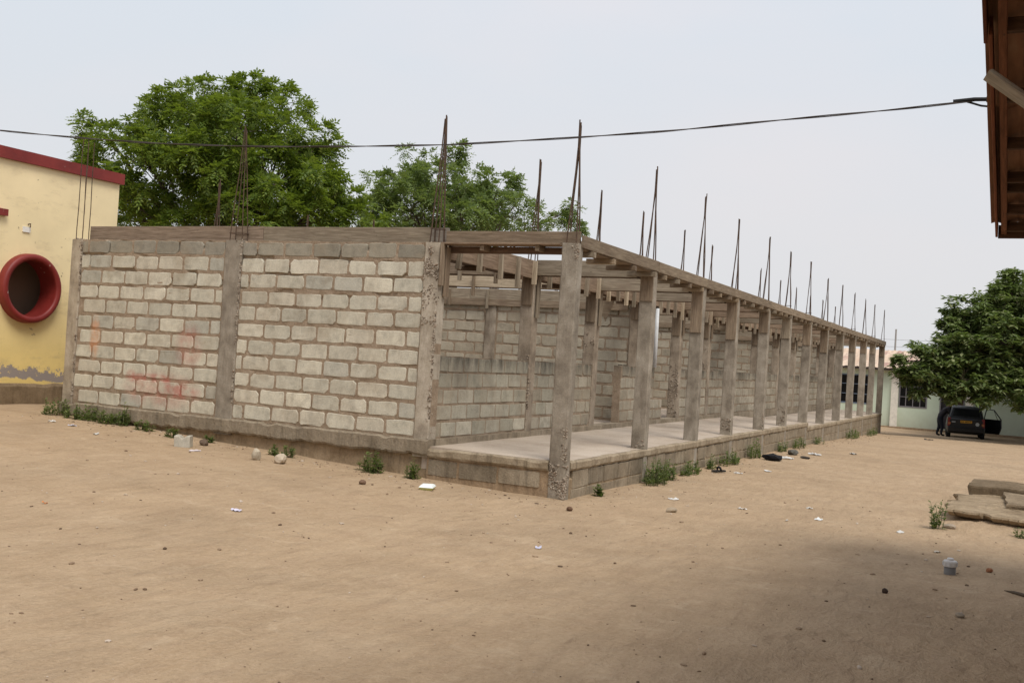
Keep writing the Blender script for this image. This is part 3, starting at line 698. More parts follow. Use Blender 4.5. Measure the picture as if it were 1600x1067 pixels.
# dark room behind the porthole
m = NM('room_plaster', .9, .1); m.base((.30, .20, .14)); MAT['room'] = m.m
mb = MB(); a = [(-.9, YY + .3, 1.2), (2.4, YY + .3, 1.2), (2.4, YY + .3, 4.0), (-.9, YY + .3, 4.0)]; b = [(x, y + .45, z) for x, y, z in a]
mb.add([Vector(p) - yo for p in a + b], [(4, 5, 6, 7), (0, 1, 5, 4), (1, 2, 6, 5), (2, 3, 7, 6), (3, 0, 4, 7)]).build('room', 'room', yb)
RX = Matrix.Rotation(math.radians(90), 3, 'X')        # lathe axis z -> -y
mb = MB().lathe([(.525, -.30), (.52, .10), (.515, .135), (.535, .16), (.58, .17), (.615, .16), (.635, .13), (.64, -.005)], 48, RX)
mb.v = [tuple(Vector(p) + Vector((PCX, YY, PCZ)) - yo) for p in mb.v]
mb.build('porthole_ring', 'red', yb, smooth=True)
MB().add([Vector(p) - yo for p in [(-14, YY - .07, 4.80), (YX1 + .06, YY - .07, 4.80), (YX1 + .06, YY - .07, 5.01), (-14, YY - .07, 5.01), (-14, YY + 9.1, 4.80), (YX1 + .06, YY + 9.1, 4.80), (YX1 + .06, YY + 9.1, 5.01), (-14, YY + 9.1, 5.01)]],
         [(0, 1, 2, 3), (1, 5, 6, 2), (5, 4, 7, 6), (4, 0, 3, 7), (3, 2, 6, 7), (0, 4, 5, 1)]).build('roof_edge', 'red', yb)
MB().box(Vector((-1.0, YY - .04, 3.84)) - yo, (2.34, .08, .12)).build('window_ledge', 'red', yb)
MB().box(Vector((.62, YY - .012, 3.60)) - yo, (.16, .02, .10)).build('plaster_patch', 'matte', yb, (.75, .72, .66))
MB().tube([Vector((.66, YY - .0, 3.70)) - yo, Vector((.66, YY - .06, 3.71)) - yo, Vector((.66, YY - .06, 3.64)) - yo], .012, 6).build('wall_hook', 'rust', yb)
# bare plinth with a broken top edge
vs = []; fs = []; k = 150
for i in range(k + 1):
    x = -14 + (YX1 + .08 + 14) * i / k; zt = .78 - .012 * x + .035 * fbm(x * 2.2, 1, 1) + .012 * mnoise.noise(Vector((x * 9, 3, 2))); e = .05 + .02 * fbm(x * 1.5, 4, 4)
    vs += [(x, YY - e - .02, .1), (x, YY - e, zt - .05), (x, YY - e + .03, zt), (x, YY + .02, zt + .02)]
for i in range(k): fs += [(4 * i + j, 4 * i + 4 + j, 4 * i + 5 + j, 4 * i + 1 + j) for j in range(3)]
MB().add([Vector(p) - yo for p in vs], fs).build('plinth', 'plinth', yb, (1.0, .86, .68))
MB().box(Vector((YX1 + .03, YY + 4.5, .45)) - yo, (.1, 9, .7)).build('plinth', 'plinth', yb, (1.0, .86, .68))
# ------------------------------------------------------------------ mint green building at the far end
GX = 50.65
gb = tag(empty('mint_green_building', (GX, 0, -.9)), 'low pale green building with faded corrugated roof behind the parked car', 'building')
go = Vector((GX, 0, -.9))
def gbox(name, x0, x1, y0, y1, z0, z1, mat, color=None, parent=None):
    return MB().box(Vector(((x0 + x1) / 2, (y0 + y1) / 2, (z0 + z1) / 2)) - go, (x1 - x0, y1 - y0, z1 - z0)).build(name, mat, parent or gb, color)
openings = [(4.05, 2.3, .34, 2.05), (.80, -.72, .33, 2.10), (-1.38, -2.68, -.75, 2.05), (9.0, 6.6, .34, 2.05), (-5.9, -7.4, .33, 2.1)]   # y left, y right, z0, z1
ys = sorted({14.0, -16.0, *[a for o_ in openings for a in o_[:2]]})
mb = MB()
for y0, y1 in zip(ys[:-1], ys[1:]):
    op = [q for q in openings if q[1] <= y0 + 1e-6 and y1 <= q[0] + 1e-6]
    spans = [(-1.1, 2.62)] if not op else [(-1.1, op[0][2]), (op[0][3], 2.62)]
    for z0, z1 in spans:
        if z1 > z0: mb.box(Vector((GX + .1, (y0 + y1) / 2, (z0 + z1) / 2)) - go, (.2, y1 - y0, z1 - z0))
bm = bmesh.new(); me = mb.mesh('wall'); bm.from_mesh(me); bmesh.ops.remove_doubles(bm, verts=bm.verts, dist=.0005); bm.to_mesh(me); bm.free()
link('wall', me, 'mint', gb)
gbox('back_wall', GX + 7, GX + 7.2, -16, 14, -1.1, 2.62, 'mint'); gbox('end_wall', GX + .2, GX + 7, 13.8, 14, -1.1, 2.62, 'mint'); gbox('end_wall', GX + .2, GX + 7, -16, -15.8, -1.1, 2.62, 'mint')
gbox('floor', GX + .2, GX + 7, -15.8, 13.8, -1.0, -.74, 'room'); gbox('partition', GX + 1.6, GX + 1.7, -15.7, 13.7, -.73, 2.5, 'room')
gbox('base_step', GX - .35, GX - .002, -16, 14, -1.2, -.80, 'plinth', (1.3, 1.1, .9))
for y in (1.02, -2.92, 5.2, -8.0): gbox('pilaster', GX - .14, GX - .001, y - .19, y + .19, -.86, 2.5, 'matte', (.74, .70, .62))
for wi, (ya, ybb, z0, z1) in enumerate(openings):
    door = z0 < 0
    fcol = (.16, .20, .26) if wi in (0, 3) else (.20, .19, .20)
    w_ = empty('door' if door else 'window', (0, 0, 0)); w_.parent = gb
    t = .07
    for nm, yy0, yy1, zz0, zz1 in (('frame', ybb, ya, z1 - t, z1), ('frame', ybb, ya, z0, z0 + t), ('frame', ybb, ybb + t, z0 + t, z1 - t), ('frame', ya - t, ya, z0 + t, z1 - t)):
        if door and zz0 == z0: continue
        gbox(nm, GX - .02, GX + .08, yy0, yy1, zz0, zz1, 'matte', fcol, w_)
    if not door:
        gbox('pane', GX + .06, GX + .07, ybb + t, ya - t, z0 + t, z1 - t, 'glass', None, w_)
        nb = 3 if wi in (0, 3) else 4
        for q in range(1, nb): yy = ybb + (ya - ybb) * q / nb; gbox('glazing_bar', GX + .0, GX + .055, yy - .02, yy + .02, z0 + t, z1 - t, 'matte', fcol, w_)
        for q in (1, 2): zz = z0 + (z1 - z0) * q / 3; gbox('glazing_bar', GX + .005, GX + .05, ybb + t, ya - t, zz - .018, zz + .018, 'matte', fcol, w_)
    else:
        gbox('door_leaf', GX + .15, GX + .19, ya - .55, ya - .03, z0 + .02, z1 - .08, 'matte', (.05, .045, .05), w_)
# corrugated roof
vs = []; fs = []; k = 400
for i in range(k + 1):
    y = -16.4 + 30.8 * i / k; c = .02 * math.sin(i * math.pi / 2)
    vs += [(GX - .5, y, 2.50 + c), (GX + 3.6, y, 3.62 + c), (GX + 7.8, y, 2.50 + c)]
for i in range(k): fs += [(3 * i, 3 * i + 1, 3 * i + 4, 3 * i + 3), (3 * i + 1, 3 * i + 2, 3 * i + 5, 3 * i + 4)]
MB().add([Vector(p) - go for p in vs], fs).build('roof', 'roofing', gb)
gbox('fascia', GX - .47, GX - .44, -16.3, 14.3, 2.36, 2.47, 'matte', (.06, .045, .04))
gbox('soffit', GX - .435, GX, -16.3, 14.3, 2.40, 2.44, 'matte', (.30, .24, .2))
# far power pole and lines
pp = tag(empty('power_pole', (80, 4.1, -1)), 'thin grey power pole rising behind the green building', 'power pole')
MB().tube([(0, 0, 0), (0, 0, 7.1)], [.11, .07], 8).build('pole', 'matte', pp, (.30, .29, .28))
for q, z in enumerate((6.55, 5.95, 5.4)):
    P = [(0 + 1.0 * t, -30 + 60 * t, z - .9 * math.sin(math.pi * t) * .35) for t in [i / 12 for i in range(13)]]
    MB().tube(P, .012, 4).build('wire', 'matte', pp, (.25, .25, .26))

# ------------------------------------------------------------------ building on the right: only its roof corner shows
rb = tag(empty('near_roof_building', (-9, -8, 0)), 'rusty corrugated roof corner with dark rafters overhanging the yard, upper right', 'building')
ro = Vector((-9, -8, 0))
RA, RBp = Vector((-1.45, -4.995, 3.385)), Vector((-5.77, -4.985, 4.225)); sl_ = (RBp - RA); slope = sl_.z / sl_.x
def rz_(x): return RA.z + slope * (x - RA.x)
RIDGE = -9.5
vs = []; fs = []; ny = 150
for i in range(ny + 1):
    y = -4.93 - .0466 * i; c = .016 * math.sin(i * math.pi / 2.0)
    if i == 0: pass
    for x in (-1.42, -4.0, -4.01, -6.6, RIDGE):
        ext = .02 if x == -4.0 else 0
        vs.append((x, y, rz_(x) + c + .035 + (.012 if x < -4.0 else 0)))
    for x in (2 * RIDGE + 1.42,): vs.append((x, y, rz_(-1.42) + c + .035))
for i in range(ny): fs += [(6 * i + j, 6 * i + j + 1, 6 * i + 7 + j, 6 * i + 6 + j) for j in range(5)]
o = MB().add([Vector(p) - ro for p in vs], fs).build('roof_sheet', 'rust_roof', rb); o.modifiers.new('thick', 'SOLIDIFY').thickness = .002
def rbeam(name, a, b, w_, t_, color, up=(0, 0, 1)):
    o = plank(name, Vector(a) - ro, Vector(b) - ro, w_, t_, up=up, parent=rb, tint=color); return o
DK = (.42, .28, .22)
for x in (-1.52, -2.0, -2.55, -2.78, -3.5, -4.35, -5.35, -6.5, -7.8, -9.1):
    rbeam('purlin', (x, -5.06, rz_(x) - .035), (x, -11.8, rz_(x) - .035), .09, .06, DK)
# verge board along the sloping edge and board across the low end
rbeam('verge_board', (-1.392, -4.985, rz_(-1.392) - .03), (-5.35, -4.975, rz_(-5.35) - .03), .13, .022, (1.1, .5, .34))
rbeam('verge_board', (-5.25, -4.945, rz_(-5.25) - .02), (-9.4, -4.94, rz_(-9.4) - .02), .16, .022, (.6, .26, .2))
rbeam('verge_rafter', (-1.43, -5.05, rz_(-1.5) - .045), (-9.4, -5.04, rz_(-9.4) - .045), .10, .05, (.8, .42, .3))
rbeam('eave_board', (-1.415, -4.998, rz_(-1.4) - .045), (-1.415, -11.8, rz_(-1.4) - .045), .13, .022, (.5, .3, .22))
rbeam('rafter', (-1.5, -6.4, rz_(-1.5) - .13), (-9.4, -6.4, rz_(-9.4) - .13), .12, .05, DK)
for z0, z1, x0, x1, y0, y1 in [(-.2, 3.0, -15.5, -2.4, -6.2, -6.0), (-.2, 3.0, -2.6, -2.4, -11.6, -6.2), (-.2, 3.0, -15.5, -15.3, -11.6, -6.2)]:
    MB().box(Vector(((x0 + x1) / 2, (y0 + y1) / 2, (z0 + z1) / 2)) - ro, (x1 - x0, y1 - y0, z1 - z0)).build('wall', 'matte', rb, (.26, .20, .14))
BRA, BRB = (-5.375, -4.972, 3.796), (-5.459, -5.595, 3.277)
# grey timber bracket sticking out under the edge and the cable holder
rbeam('bracket', BRA, BRB, .075, .045, (1.35, 1.35, 1.28), up=(-.5, 0, 1))
MB().lathe([(0, -.05), (.022, -.05), (.03, -.02), (.02, 0), (.03, .02), (.022, .05), (0, .05)], 10, Matrix.Rotation(math.radians(90), 3, 'X')).build('insulator', 'matte', rb, (.06, .055, .05), True, Vector((-3.815, -4.965, 4.03)) - ro)

# overhead cable: twisted pair from the roof corner over to the yellow building
CAB = [(-3.815, -4.93, 4.03), (-3.91, -4.27, 3.96), (-4.04, -3.3, 3.88), (-4.14, -2.52, 3.81), (-4.25, -1.72, 3.76), (-4.33, -1.11, 3.73), (-4.42, -.51, 3.7), (-4.54, .38, 3.69), (-4.64, 1.12, 3.69),
       (-4.71, 1.68, 3.7), (-4.83, 2.56, 3.73), (-4.93, 3.33, 3.78), (-5.02, 3.98, 3.83), (-5.1, 4.56, 3.88), (-5.35, 6.4, 4.09), (-5.6, 8.2, 4.35), (-5.85, 10.1, 4.68), (-6.0, 11.12, 4.88)]
oc = empty('overhead_cable', CAB[0]); tag(oc, 'thin dark twisted overhead cable sagging across the sky from the roof corner', 'cable')
ca = np.array(CAB); dd = np.concatenate([[0], np.cumsum(np.linalg.norm(np.diff(ca, axis=0), axis=1))]); tt = np.linspace(0, dd[-1], 260)
cx = [np.interp(tt, dd, ca[:, i]) for i in range(3)]
for _ in range(6):
    for i in range(3): cx[i][1:-1] = (cx[i][:-2] + 2 * cx[i][1:-1] + cx[i][2:]) / 4
for s in (0, math.pi):
    P = []
    for i, t in enumerate(tt):
        th = t * 4.2 + s; P.append((cx[0][i] + .005 * math.cos(th) - CAB[0][0], cx[1][i] - CAB[0][1], cx[2][i] + .005 * math.sin(th) - CAB[0][2]))
    MB().tube(P, .0048, 5).build('strand', 'matte', oc, (.07, .06, .055), True)
MB().tube([(0, -.01, 0), (-.02, .1, 0), (-.02, .25, -.01)], .016, 7).build('clamp', 'rubber', oc)
MB().tube([(-.01, .16, -.01), (-.01, .05, -.05), (-.01, -.08, -.07), (-.01, -.30, -.05)], .008, 6).build('tail', 'rubber', oc, None, True)

# ------------------------------------------------------------------ trees
def limb_mesh(mb, a, b, r0, r1, wob=.15, seg=5, n=7):
    a = Vector(a); b = Vector(b); P = []; ph = random.uniform(0, 99); L = (b - a).length
    for i in range(seg + 1):
        t = i / seg; p = a.lerp(b, t); e = math.sin(t * math.pi) * wob * L
        P.append(p + Vector((mnoise.noise(Vector((ph, t * 2, 0))), mnoise.noise(Vector((t * 2, ph, 5))), .5 * mnoise.noise(Vector((3, t * 2, ph))))) * e)
    mb.tube(P, [r0 + (r1 - r0) * i / seg for i in range(seg + 1)], n); return P
def crown_clumps(lobes, per_m2, rc):
    out = []
    for x, y, z, r in lobes:
        n = max(3, int(per_m2 * r * r))
        for _ in range(n):
            v = RNG.normal(size=3); v /= np.linalg.norm(v); v[2] = v[2] * .85 + .12
            rad = r * (1 - .55 * RNG.random() ** 2.2); out.append((np.array([x, y, z]) + v * rad, rc * RNG.uniform(.6, 1.25) * min(1, .5 + r * .6), v))
    return out
def neem_leaves(clumps, per, ll=.30, lw=.055, lf=.125):
    """tufts of drooping compound leaves at the twig tips"""
    B, Dr = [], []
    for c, rc, v in clumps:
        n = max(6, int(per * RNG.uniform(.6, 1.3))); d = RNG.normal(size=(n, 3)); d /= np.linalg.norm(d, axis=1)[:, None]
        B.append(c + d * rc * .5 * RNG.random((n, 1)))
        o = d * .9 + v * .35; o[:, 2] += .12; Dr.append(o / np.linalg.norm(o, axis=1)[:, None])
    B = np.concatenate(B); Dr = np.concatenate(Dr); n = len(B)
    side = np.cross(Dr, np.array([0, 0, 1.0]) + RNG.normal(size=(n, 3)) * .3); side /= np.linalg.norm(side, axis=1)[:, None]
    nrm = np.cross(side, Dr); L = ll * RNG.uniform(.7, 1.25, (n, 1)); V = []
    for t in (.18, .4, .62, .84, 1.0):
        base = B + Dr * L * t; base[:, 2] -= (.30 * L[:, 0]) * t * t * 1.6
        for s in ((-1, 1) if t < 1 else (0,)):
            ld = Dr * (.55 if s else 1) + side * s * .85 - np.array([0, 0, .35]) + RNG.normal(size=(n, 3)) * .15
            ld /= np.linalg.norm(ld, axis=1)[:, None]; wd = np.cross(ld, nrm); wd /= np.linalg.norm(wd, axis=1)[:, None] + 1e-9
            f = lf * RNG.uniform(.75, 1.2, (n, 1)); V.append(np.stack([base, base + ld * f * .45 + wd * lw / 2, base + ld * f, base + ld * f * .45 - wd * lw / 2], 1))
    V = np.concatenate(V).reshape(-1, 3); F = np.arange(len(V)).reshape(-1, 4); return V, F
def broad_leaves(clumps, per, lf=.30, lw=.115):
    B, Dr = [], []
    for c, rc, v in clumps:
        n = max(6, int(per * RNG.uniform(.7, 1.2))); k = max(1, n // 9)
        for _ in range(k):                      # rosettes of drooping leaves at twig tips
            d = RNG.normal(size=3); d /= np.linalg.norm(d); p = c + d * rc * RNG.random() ** .4 * np.array([1, 1, .75])
            th = RNG.uniform(0, 6.28, 9); ax = v * .5 + np.array([0, 0, .4]) + RNG.normal(size=3) * .35
            o = np.stack([np.cos(th), np.sin(th), RNG.uniform(-.75, .25, 9)], 1) + ax * .35; Dr.append(o / np.linalg.norm(o, axis=1)[:, None]); B.append(p + RNG.normal(size=(9, 3)) * .03)
    B = np.concatenate(B); Dr = np.concatenate(Dr); n = len(B)
    side = np.cross(Dr, np.array([0, 0, 1.0]) + RNG.normal(size=(n, 3)) * .25); side /= np.linalg.norm(side, axis=1)[:, None]
    f = lf * RNG.uniform(.65, 1.2, (n, 1)); w2 = lw * f / lf
    mid = B + Dr * f * .5; tip = B + Dr * f; tip[:, 2] -= .05
    V = np.stack([B, mid + side * w2 / 2, tip, mid - side * w2 / 2], 1).reshape(-1, 3); return V, np.arange(len(V)).reshape(-1, 4)
def tree(name, label, base, lobes, fork, leafmat, r0, kind, per_m2, rc, per):
    root = tag(empty(name, base), label, 'tree'); bo = Vector(base)
    mb = MB(); fk = Vector(fork) - bo; P = limb_mesh(mb, (0, 0, -.2), fk, r0, r0 * .72, .06, 6, 10)
    hubs = []
    for x, y, z, r in lobes:
        c = Vector((x, y, z)) - bo
        if r < .4 and hubs: st = min(hubs, key=lambda h: (h - c).length)
        else: st = fk + Vector((random.uniform(-.1, .1), random.uniform(-.1, .1), random.uniform(-.4, .2)))
        Q = limb_mesh(mb, st, c, r0 * (.34 if r > .4 else .1), r0 * .06, .16, 7, 6); hubs.append(c)
        for _ in range(int(4 + 5 * r)):
            v = Vector((random.gauss(0, 1), random.gauss(0, 1), random.gauss(.3, .8))).normalized() * r * random.uniform(.5, .95)
            limb_mesh(mb, Q[random.randint(4, 7)], c + v, r0 * .075, r0 * .02, .15, 4, 4)
    mb.build('trunk', 'bark', root, None, True)
    cl = crown_clumps([(x - base[0], y - base[1], z - base[2], r) for x, y, z, r in lobes], per_m2, rc)
    V, F = neem_leaves(cl, per) if kind == 'neem' else broad_leaves(cl, per)
    link('crown', np_mesh('crown', V, F), leafmat, root); return root
T1 = [(10.47, 15.79, 8.99, 0.7), (10.87, 14.96, 9.05, 0.6), (11.25, 14.19, 8.64, 0.7), (9.38, 15.77, 7.99, 1.0), (9.75, 17.31, 7.78, 1.0), (9.0, 17.72, 7.17, 0.9), (8.99, 18.88, 7.58, 0.5), (8.9, 19.08, 6.73, 0.5), (9.56, 14.28, 7.44, 1.2), (10.57, 13.34, 7.44, 1.1), (11.7, 13.31, 7.54, 0.7), (11.93, 12.86, 6.88, 0.7), (8.6, 16.28, 6.25, 1.2), (8.91, 14.51, 6.26, 1.2), (9.67, 12.95, 6.11, 1.2), (11.03, 12.46, 5.9, 1.0), (12.17, 12.39, 5.81, 0.6), (8.69, 17.26, 5.57, 1.1), (8.97, 15.58, 4.89, .8), (9.41, 13.51, 4.95, 1.3), (10.82, 12.9, 5.15, 1.2), (11.94, 11.75, 5.22, 0.7), (9.12, 18.65, 6.3, 0.8), (11.77, 17.72, 7.66, 1.5), (12.56, 16.11, 7.37, 1.5), (12.27, 16.75, 5.95, 1.4), (13.32, 14.61, 5.61, 1.3), (10.27, 18.6, 5.08, 1.0)]
T2 = [(18.13, 13.8, 8.08, 0.8), (17.79, 14.51, 7.25, 0.9), (17.61, 14.91, 6.45, 0.8), (18.59, 12.82, 8.59, 0.35), (18.8, 12.39, 8.73, 0.28), (18.1, 12.72, 7.5, 1.0), (19.02, 11.97, 7.54, 0.8), (19.85, 11.4, 7.6, 0.7), (20.66, 10.91, 7.5, 0.45), (17.24, 13.39, 6.49, 1.2), (17.99, 11.84, 6.49, 1.2), (19.54, 10.93, 6.65, 1.0), (17.57, 15.0, 6.11, 0.8), (20.89, 10.45, 6.62, 0.6), (20.2, 14.15, 6.95, 1.5), (21.02, 12.47, 6.95, 1.2), (21.14, 9.94, 6.57, 0.4), (21.68, 9.95, 6.97, 0.4), (21.85, 9.59, 7.27, 0.28), (22.05, 9.21, 6.74, 0.22)]
T3 = [(36.26, -5.08, 5.49, 1.0), (35.75, -4.02, 4.82, 1.0), (35.36, -3.19, 4.23, 0.9), (34.95, -2.36, 4.36, 0.22), (34.98, -4.69, 3.79, 1.3), (34.43, -3.53, 3.18, 1.1), (34.42, -2.37, 2.85, 0.8), (34.0, -1.49, 2.66, 0.6), (33.73, -0.93, 2.7, 0.3), (33.79, -1.04, 2.01, 0.4), (33.66, -1.92, 2.02, 0.7), (33.7, -3.13, 2.04, 0.75), (34.37, -4.53, 2.32, 1.0), (35.45, -5.6, 2.27, 1.0), (36.78, -6.12, 4.21, 1.6), (35.97, -6.66, 2.34, 1.2), (38.65, -7.66, 3.81, 1.8), (40.73, -5.11, 4.94, 1.8), (40.13, -3.84, 3.67, 1.5), (38.44, -2.62, 2.68, 1.0), (43.43, -6.02, 3.29, 2.0), (43.73, -4.36, 3.05, 1.5), (41.35, -6.41, 5.62, 1.8), (39.83, -7.87, 5.85, 1.8),
      (34.2, -5.6, 1.75, .9), (33.9, -4.0, 1.65, .7), (33.8, -2.7, 1.6, .5), (47, -5, 3.9, 1.5), (48.3, -7.5, 3.9, 1.7), (46.5, -8.5, 4.5, 2), (48.6, -3.7, 3.7, 1.0), (48, -10.5, 4, 2), (45, -11, 4, 2), (45.5, -3.6, 3.6, 1.2), (35.36, -3.21, 4.88, 0.8), (35.13, -2.72, 3.98, 0.7), (34.21, -1.94, 3.23, 0.7), (33.89, -1.26, 2.3, 0.6), (33.51, -1.58, 1.52, 0.45), (34.03, -2.66, 1.48, 0.5), (34.17, -4.09, 1.69, 0.7), (36.68, -4.81, 5.93, 0.8), (36.4, -4.22, 5.48, 0.7), (44, -9, 3.4, 2), (49, -5.6, 3.1, 1.2), (49, -8.2, 3.1, 1.5), (47.5, -6.5, 2.9, 1.3), (46, -5.3, 3.5, 1.5), (38, -11, 4, 2.3), (42, -13, 4, 2.4), (46, -14, 4, 2.4), (49, -12.5, 3.6, 1.8), (36, -9, 3, 2), (43, -7, 2.4, 1.2), (41, -5.5, 2.3, 1.0), (45.5, -9, 2.5, 1.4), (46.5, -6.2, 2.4, 1.1), (44.5, -4.6, 2.5, .9), (39, -6, 2.2, 1.0), (40, -9, 2.4, 1.4), (37, -8.5, 2, 1.2)]  # lobes behind and right of the visible crown: unseen, added to shade car and wall
tree('neem_tree', 'large bright green neem tree behind the block wall on the left', (10.3, 15.4, .3), T1, (10.4, 15.3, 3.6), 'neem_leaf', .26, 'neem', 21, .30, 26)
tree('neem_tree', 'smaller paler neem tree behind the wall, right of the large one', (19.2, 12.6, .2), T2, (19.0, 12.6, 4.2), 'neem_leaf_pale', .22, 'neem', 19, .30, 24)
tree('broadleaf_tree', 'dark green dense broadleaf tree overhanging the parked car', (38.6, -7.4, -.7), T3, (38.2, -6.6, 1.9), 'broad_leaf', .3, 'broad', 24, .42, 90)

# ------------------------------------------------------------------ parked car
CARZ = -.80
car = tag(empty('parked_car', (42.3, -3.12, CARZ), math.radians(4)), 'black hatchback car with an open door parked under the dark tree', 'car')
CB = (.008, .009, .011)
def loft(name, secs, mat, color, parent=car, cap=True):
    n = len(secs[0]); vs = [p for s_ in secs for p in s_]; fs = []
    for i in range(len(secs) - 1): fs += [(i * n + j, i * n + (j + 1) % n, (i + 1) * n + (j + 1) % n, (i + 1) * n + j) for j in range(n)]
    if cap: fs += [tuple(range(n - 1, -1, -1)), tuple((len(secs) - 1) * n + j for j in range(n))]
    o = MB().add(vs, fs).build(name, mat, parent, color); bv = o.modifiers.new('b', 'BEVEL'); bv.width = .03; bv.segments = 2; bv.limit_method = 'ANGLE'; bv.angle_limit = .5; return o
def csec(x, hw, zb, zt, tum=.04): return [(x, -hw + .06, zb), (x, hw - .06, zb), (x, hw, zb + .18), (x, hw + .01, (zb + zt) / 2), (x, hw - tum, zt), (x, -hw + tum, zt), (x, -hw - .01, (zb + zt) / 2), (x, -hw, zb + .18)]
loft('body', [csec(.0, .74, .36, .92, .02), csec(.06, .82, .27, .98), csec(.5, .86, .22, 1.0), (csec(1.6, .87, .22, .99)), csec(2.7, .86, .22, .97), csec(3.3, .84, .24, .90), csec(3.85, .78, .28, .78), csec(4.0, .66, .36, .66)], 'gloss', CB)
loft('cabin', [[(.10, -.76, .97), (.10, .76, .97), (.34, .62, 1.50), (.34, -.62, 1.50)], [(.5, -.79, .98), (.5, .79, .98), (.6, .64, 1.57), (.6, -.64, 1.57)], [(1.7, -.8, .98), (1.7, .8, .98), (1.6, .65, 1.58), (1.6, -.65, 1.58)], [(3.0, -.76, .95), (3.0, .76, .95), (2.2, .6, 1.49), (2.2, -.6, 1.49)]], 'gloss', CB)
MB().add([(.145, -.62, 1.04), (.145, .62, 1.04), (.315, .53, 1.44), (.315, -.53, 1.44)], [(0, 3, 2, 1)]).build('rear_window', 'glass', car, loc=(-.012, 0, .0))
for s in (-1, 1):
    MB().add([(.55, s * .806, 1.03), (1.5, s * .812, 1.03), (1.5, s * .69, 1.48), (.65, s * .68, 1.46)], [(0, 1, 2, 3)]).build('side_window', 'glass', car)
    MB().box((.05, s * .755, .80), (.10, .15, .40), taper=.85).build('tail_light', 'gloss', car, (.22, .02, .02))
    MB().box((.0, s * .745, .72), (.05, .11, .10)).build('indicator', 'gloss', car, (.42, .14, .05))
    MB().box((-.045, s * .55, .49), (.03, .26, .055)).build('reflector', 'gloss', car, (.38, .025, .02))
    MB().tube([(.5, s * .6, 1.60), (.7, s * .61, 1.63), (1.7, s * .61, 1.63), (1.9, s * .6, 1.58)], .018, 6).build('roof_rail', 'gloss', car, (.05, .05, .05))
    for x in (.72, 3.15):
        wh = empty('wheel', (x, s * .76, .30)); wh.parent = car; wh.rotation_euler = (math.radians(90), 0, 0)
        MB().lathe([(.18, -.10), (.27, -.10), (.305, -.07), (.31, 0), (.305, .07), (.27, .10), (.18, .10)], 24).build('tyre', 'rubber', wh, None, True)
        MB().lathe([(0, -.085), (.06, -.09), (.10, -.06), (.19, -.08), (.19, .08), (.10, .06), (.06, .09), (0, .085)], 16).build('rim', 'alloy', wh, None, True)
loft('bumper', [[(-.05, -.78, .34), (-.05, .78, .34), (-.07, .80, .55), (-.07, -.80, .55)], [(.12, -.86, .30), (.12, .86, .30), (.12, .87, .58), (.12, -.87, .58)]], 'gloss', (.014, .014, .015))
np_ = MB().box((-.028, 0, .83), (.02, .52, .115)).build('number_plate', 'matte', car, (.62, .33, .05))
for q, yy in enumerate((.19, .13, .04, -.02, -.08, -.17)): MB().box((-.0395, yy, .83), (.004, .028, .062)).build('character', 'rubber', np_)
MB().lathe([(0, .0), (.085, .0), (.085, .012), (0, .014)], 20, Matrix.Rotation(math.radians(-90), 3, 'Y')).build('round_sticker', 'matte', car, (.50, .52, .52), False, (-.01, -.50, .74))
MB().box((-.022, .56, .80), (.01, .17, .06)).build('badge', 'matte', car, (.34, .36, .36))
MB().tube([(.11, .1, 1.03), (.16, -.1, 1.10), (.2, -.32, 1.13)], .009, 5).build('wiper', 'rubber', car)
# open doors
def door(s, x, ang):
    d = empty('door', (x, s * .86, 0)); d.parent = car; d.rotation_euler = (0, 0, -s * math.radians(ang))
    MB().add([(0, -.03, .28), (-.86, -.03, .30), (-.98, -.03, .62), (-.95, -.03, 1.0), (0, -.03, 1.0), (0, .03, .28), (-.86, .03, .30), (-.98, .03, .62), (-.95, .03, 1.0), (0, .03, 1.0)],
             [(0, 1, 2, 3, 4), (9, 8, 7, 6, 5)] + [(i, 5 + i, 5 + (i + 1) % 5, (i + 1) % 5) for i in range(5)]).build('panel', 'gloss', d, CB)
    MB().tube([(0, 0, 1.0), (-.08, -s * .05, 1.22), (-.2, -s * .12, 1.48), (-.62, -s * .12, 1.46), (-.95, 0, 1.0)], .026, 6).build('window_frame', 'gloss', d, CB)
    MB().tube([(-.74, 0, 1.0), (-.60, -s * .12, 1.46)], .014, 5).build('window_post', 'gloss', d, CB)
    MB().box((-.82, s * .04, .88), (.14, .03, .03)).build('handle', 'gloss', d, (.03, .03, .03))
door(-1, 1.62, 50)

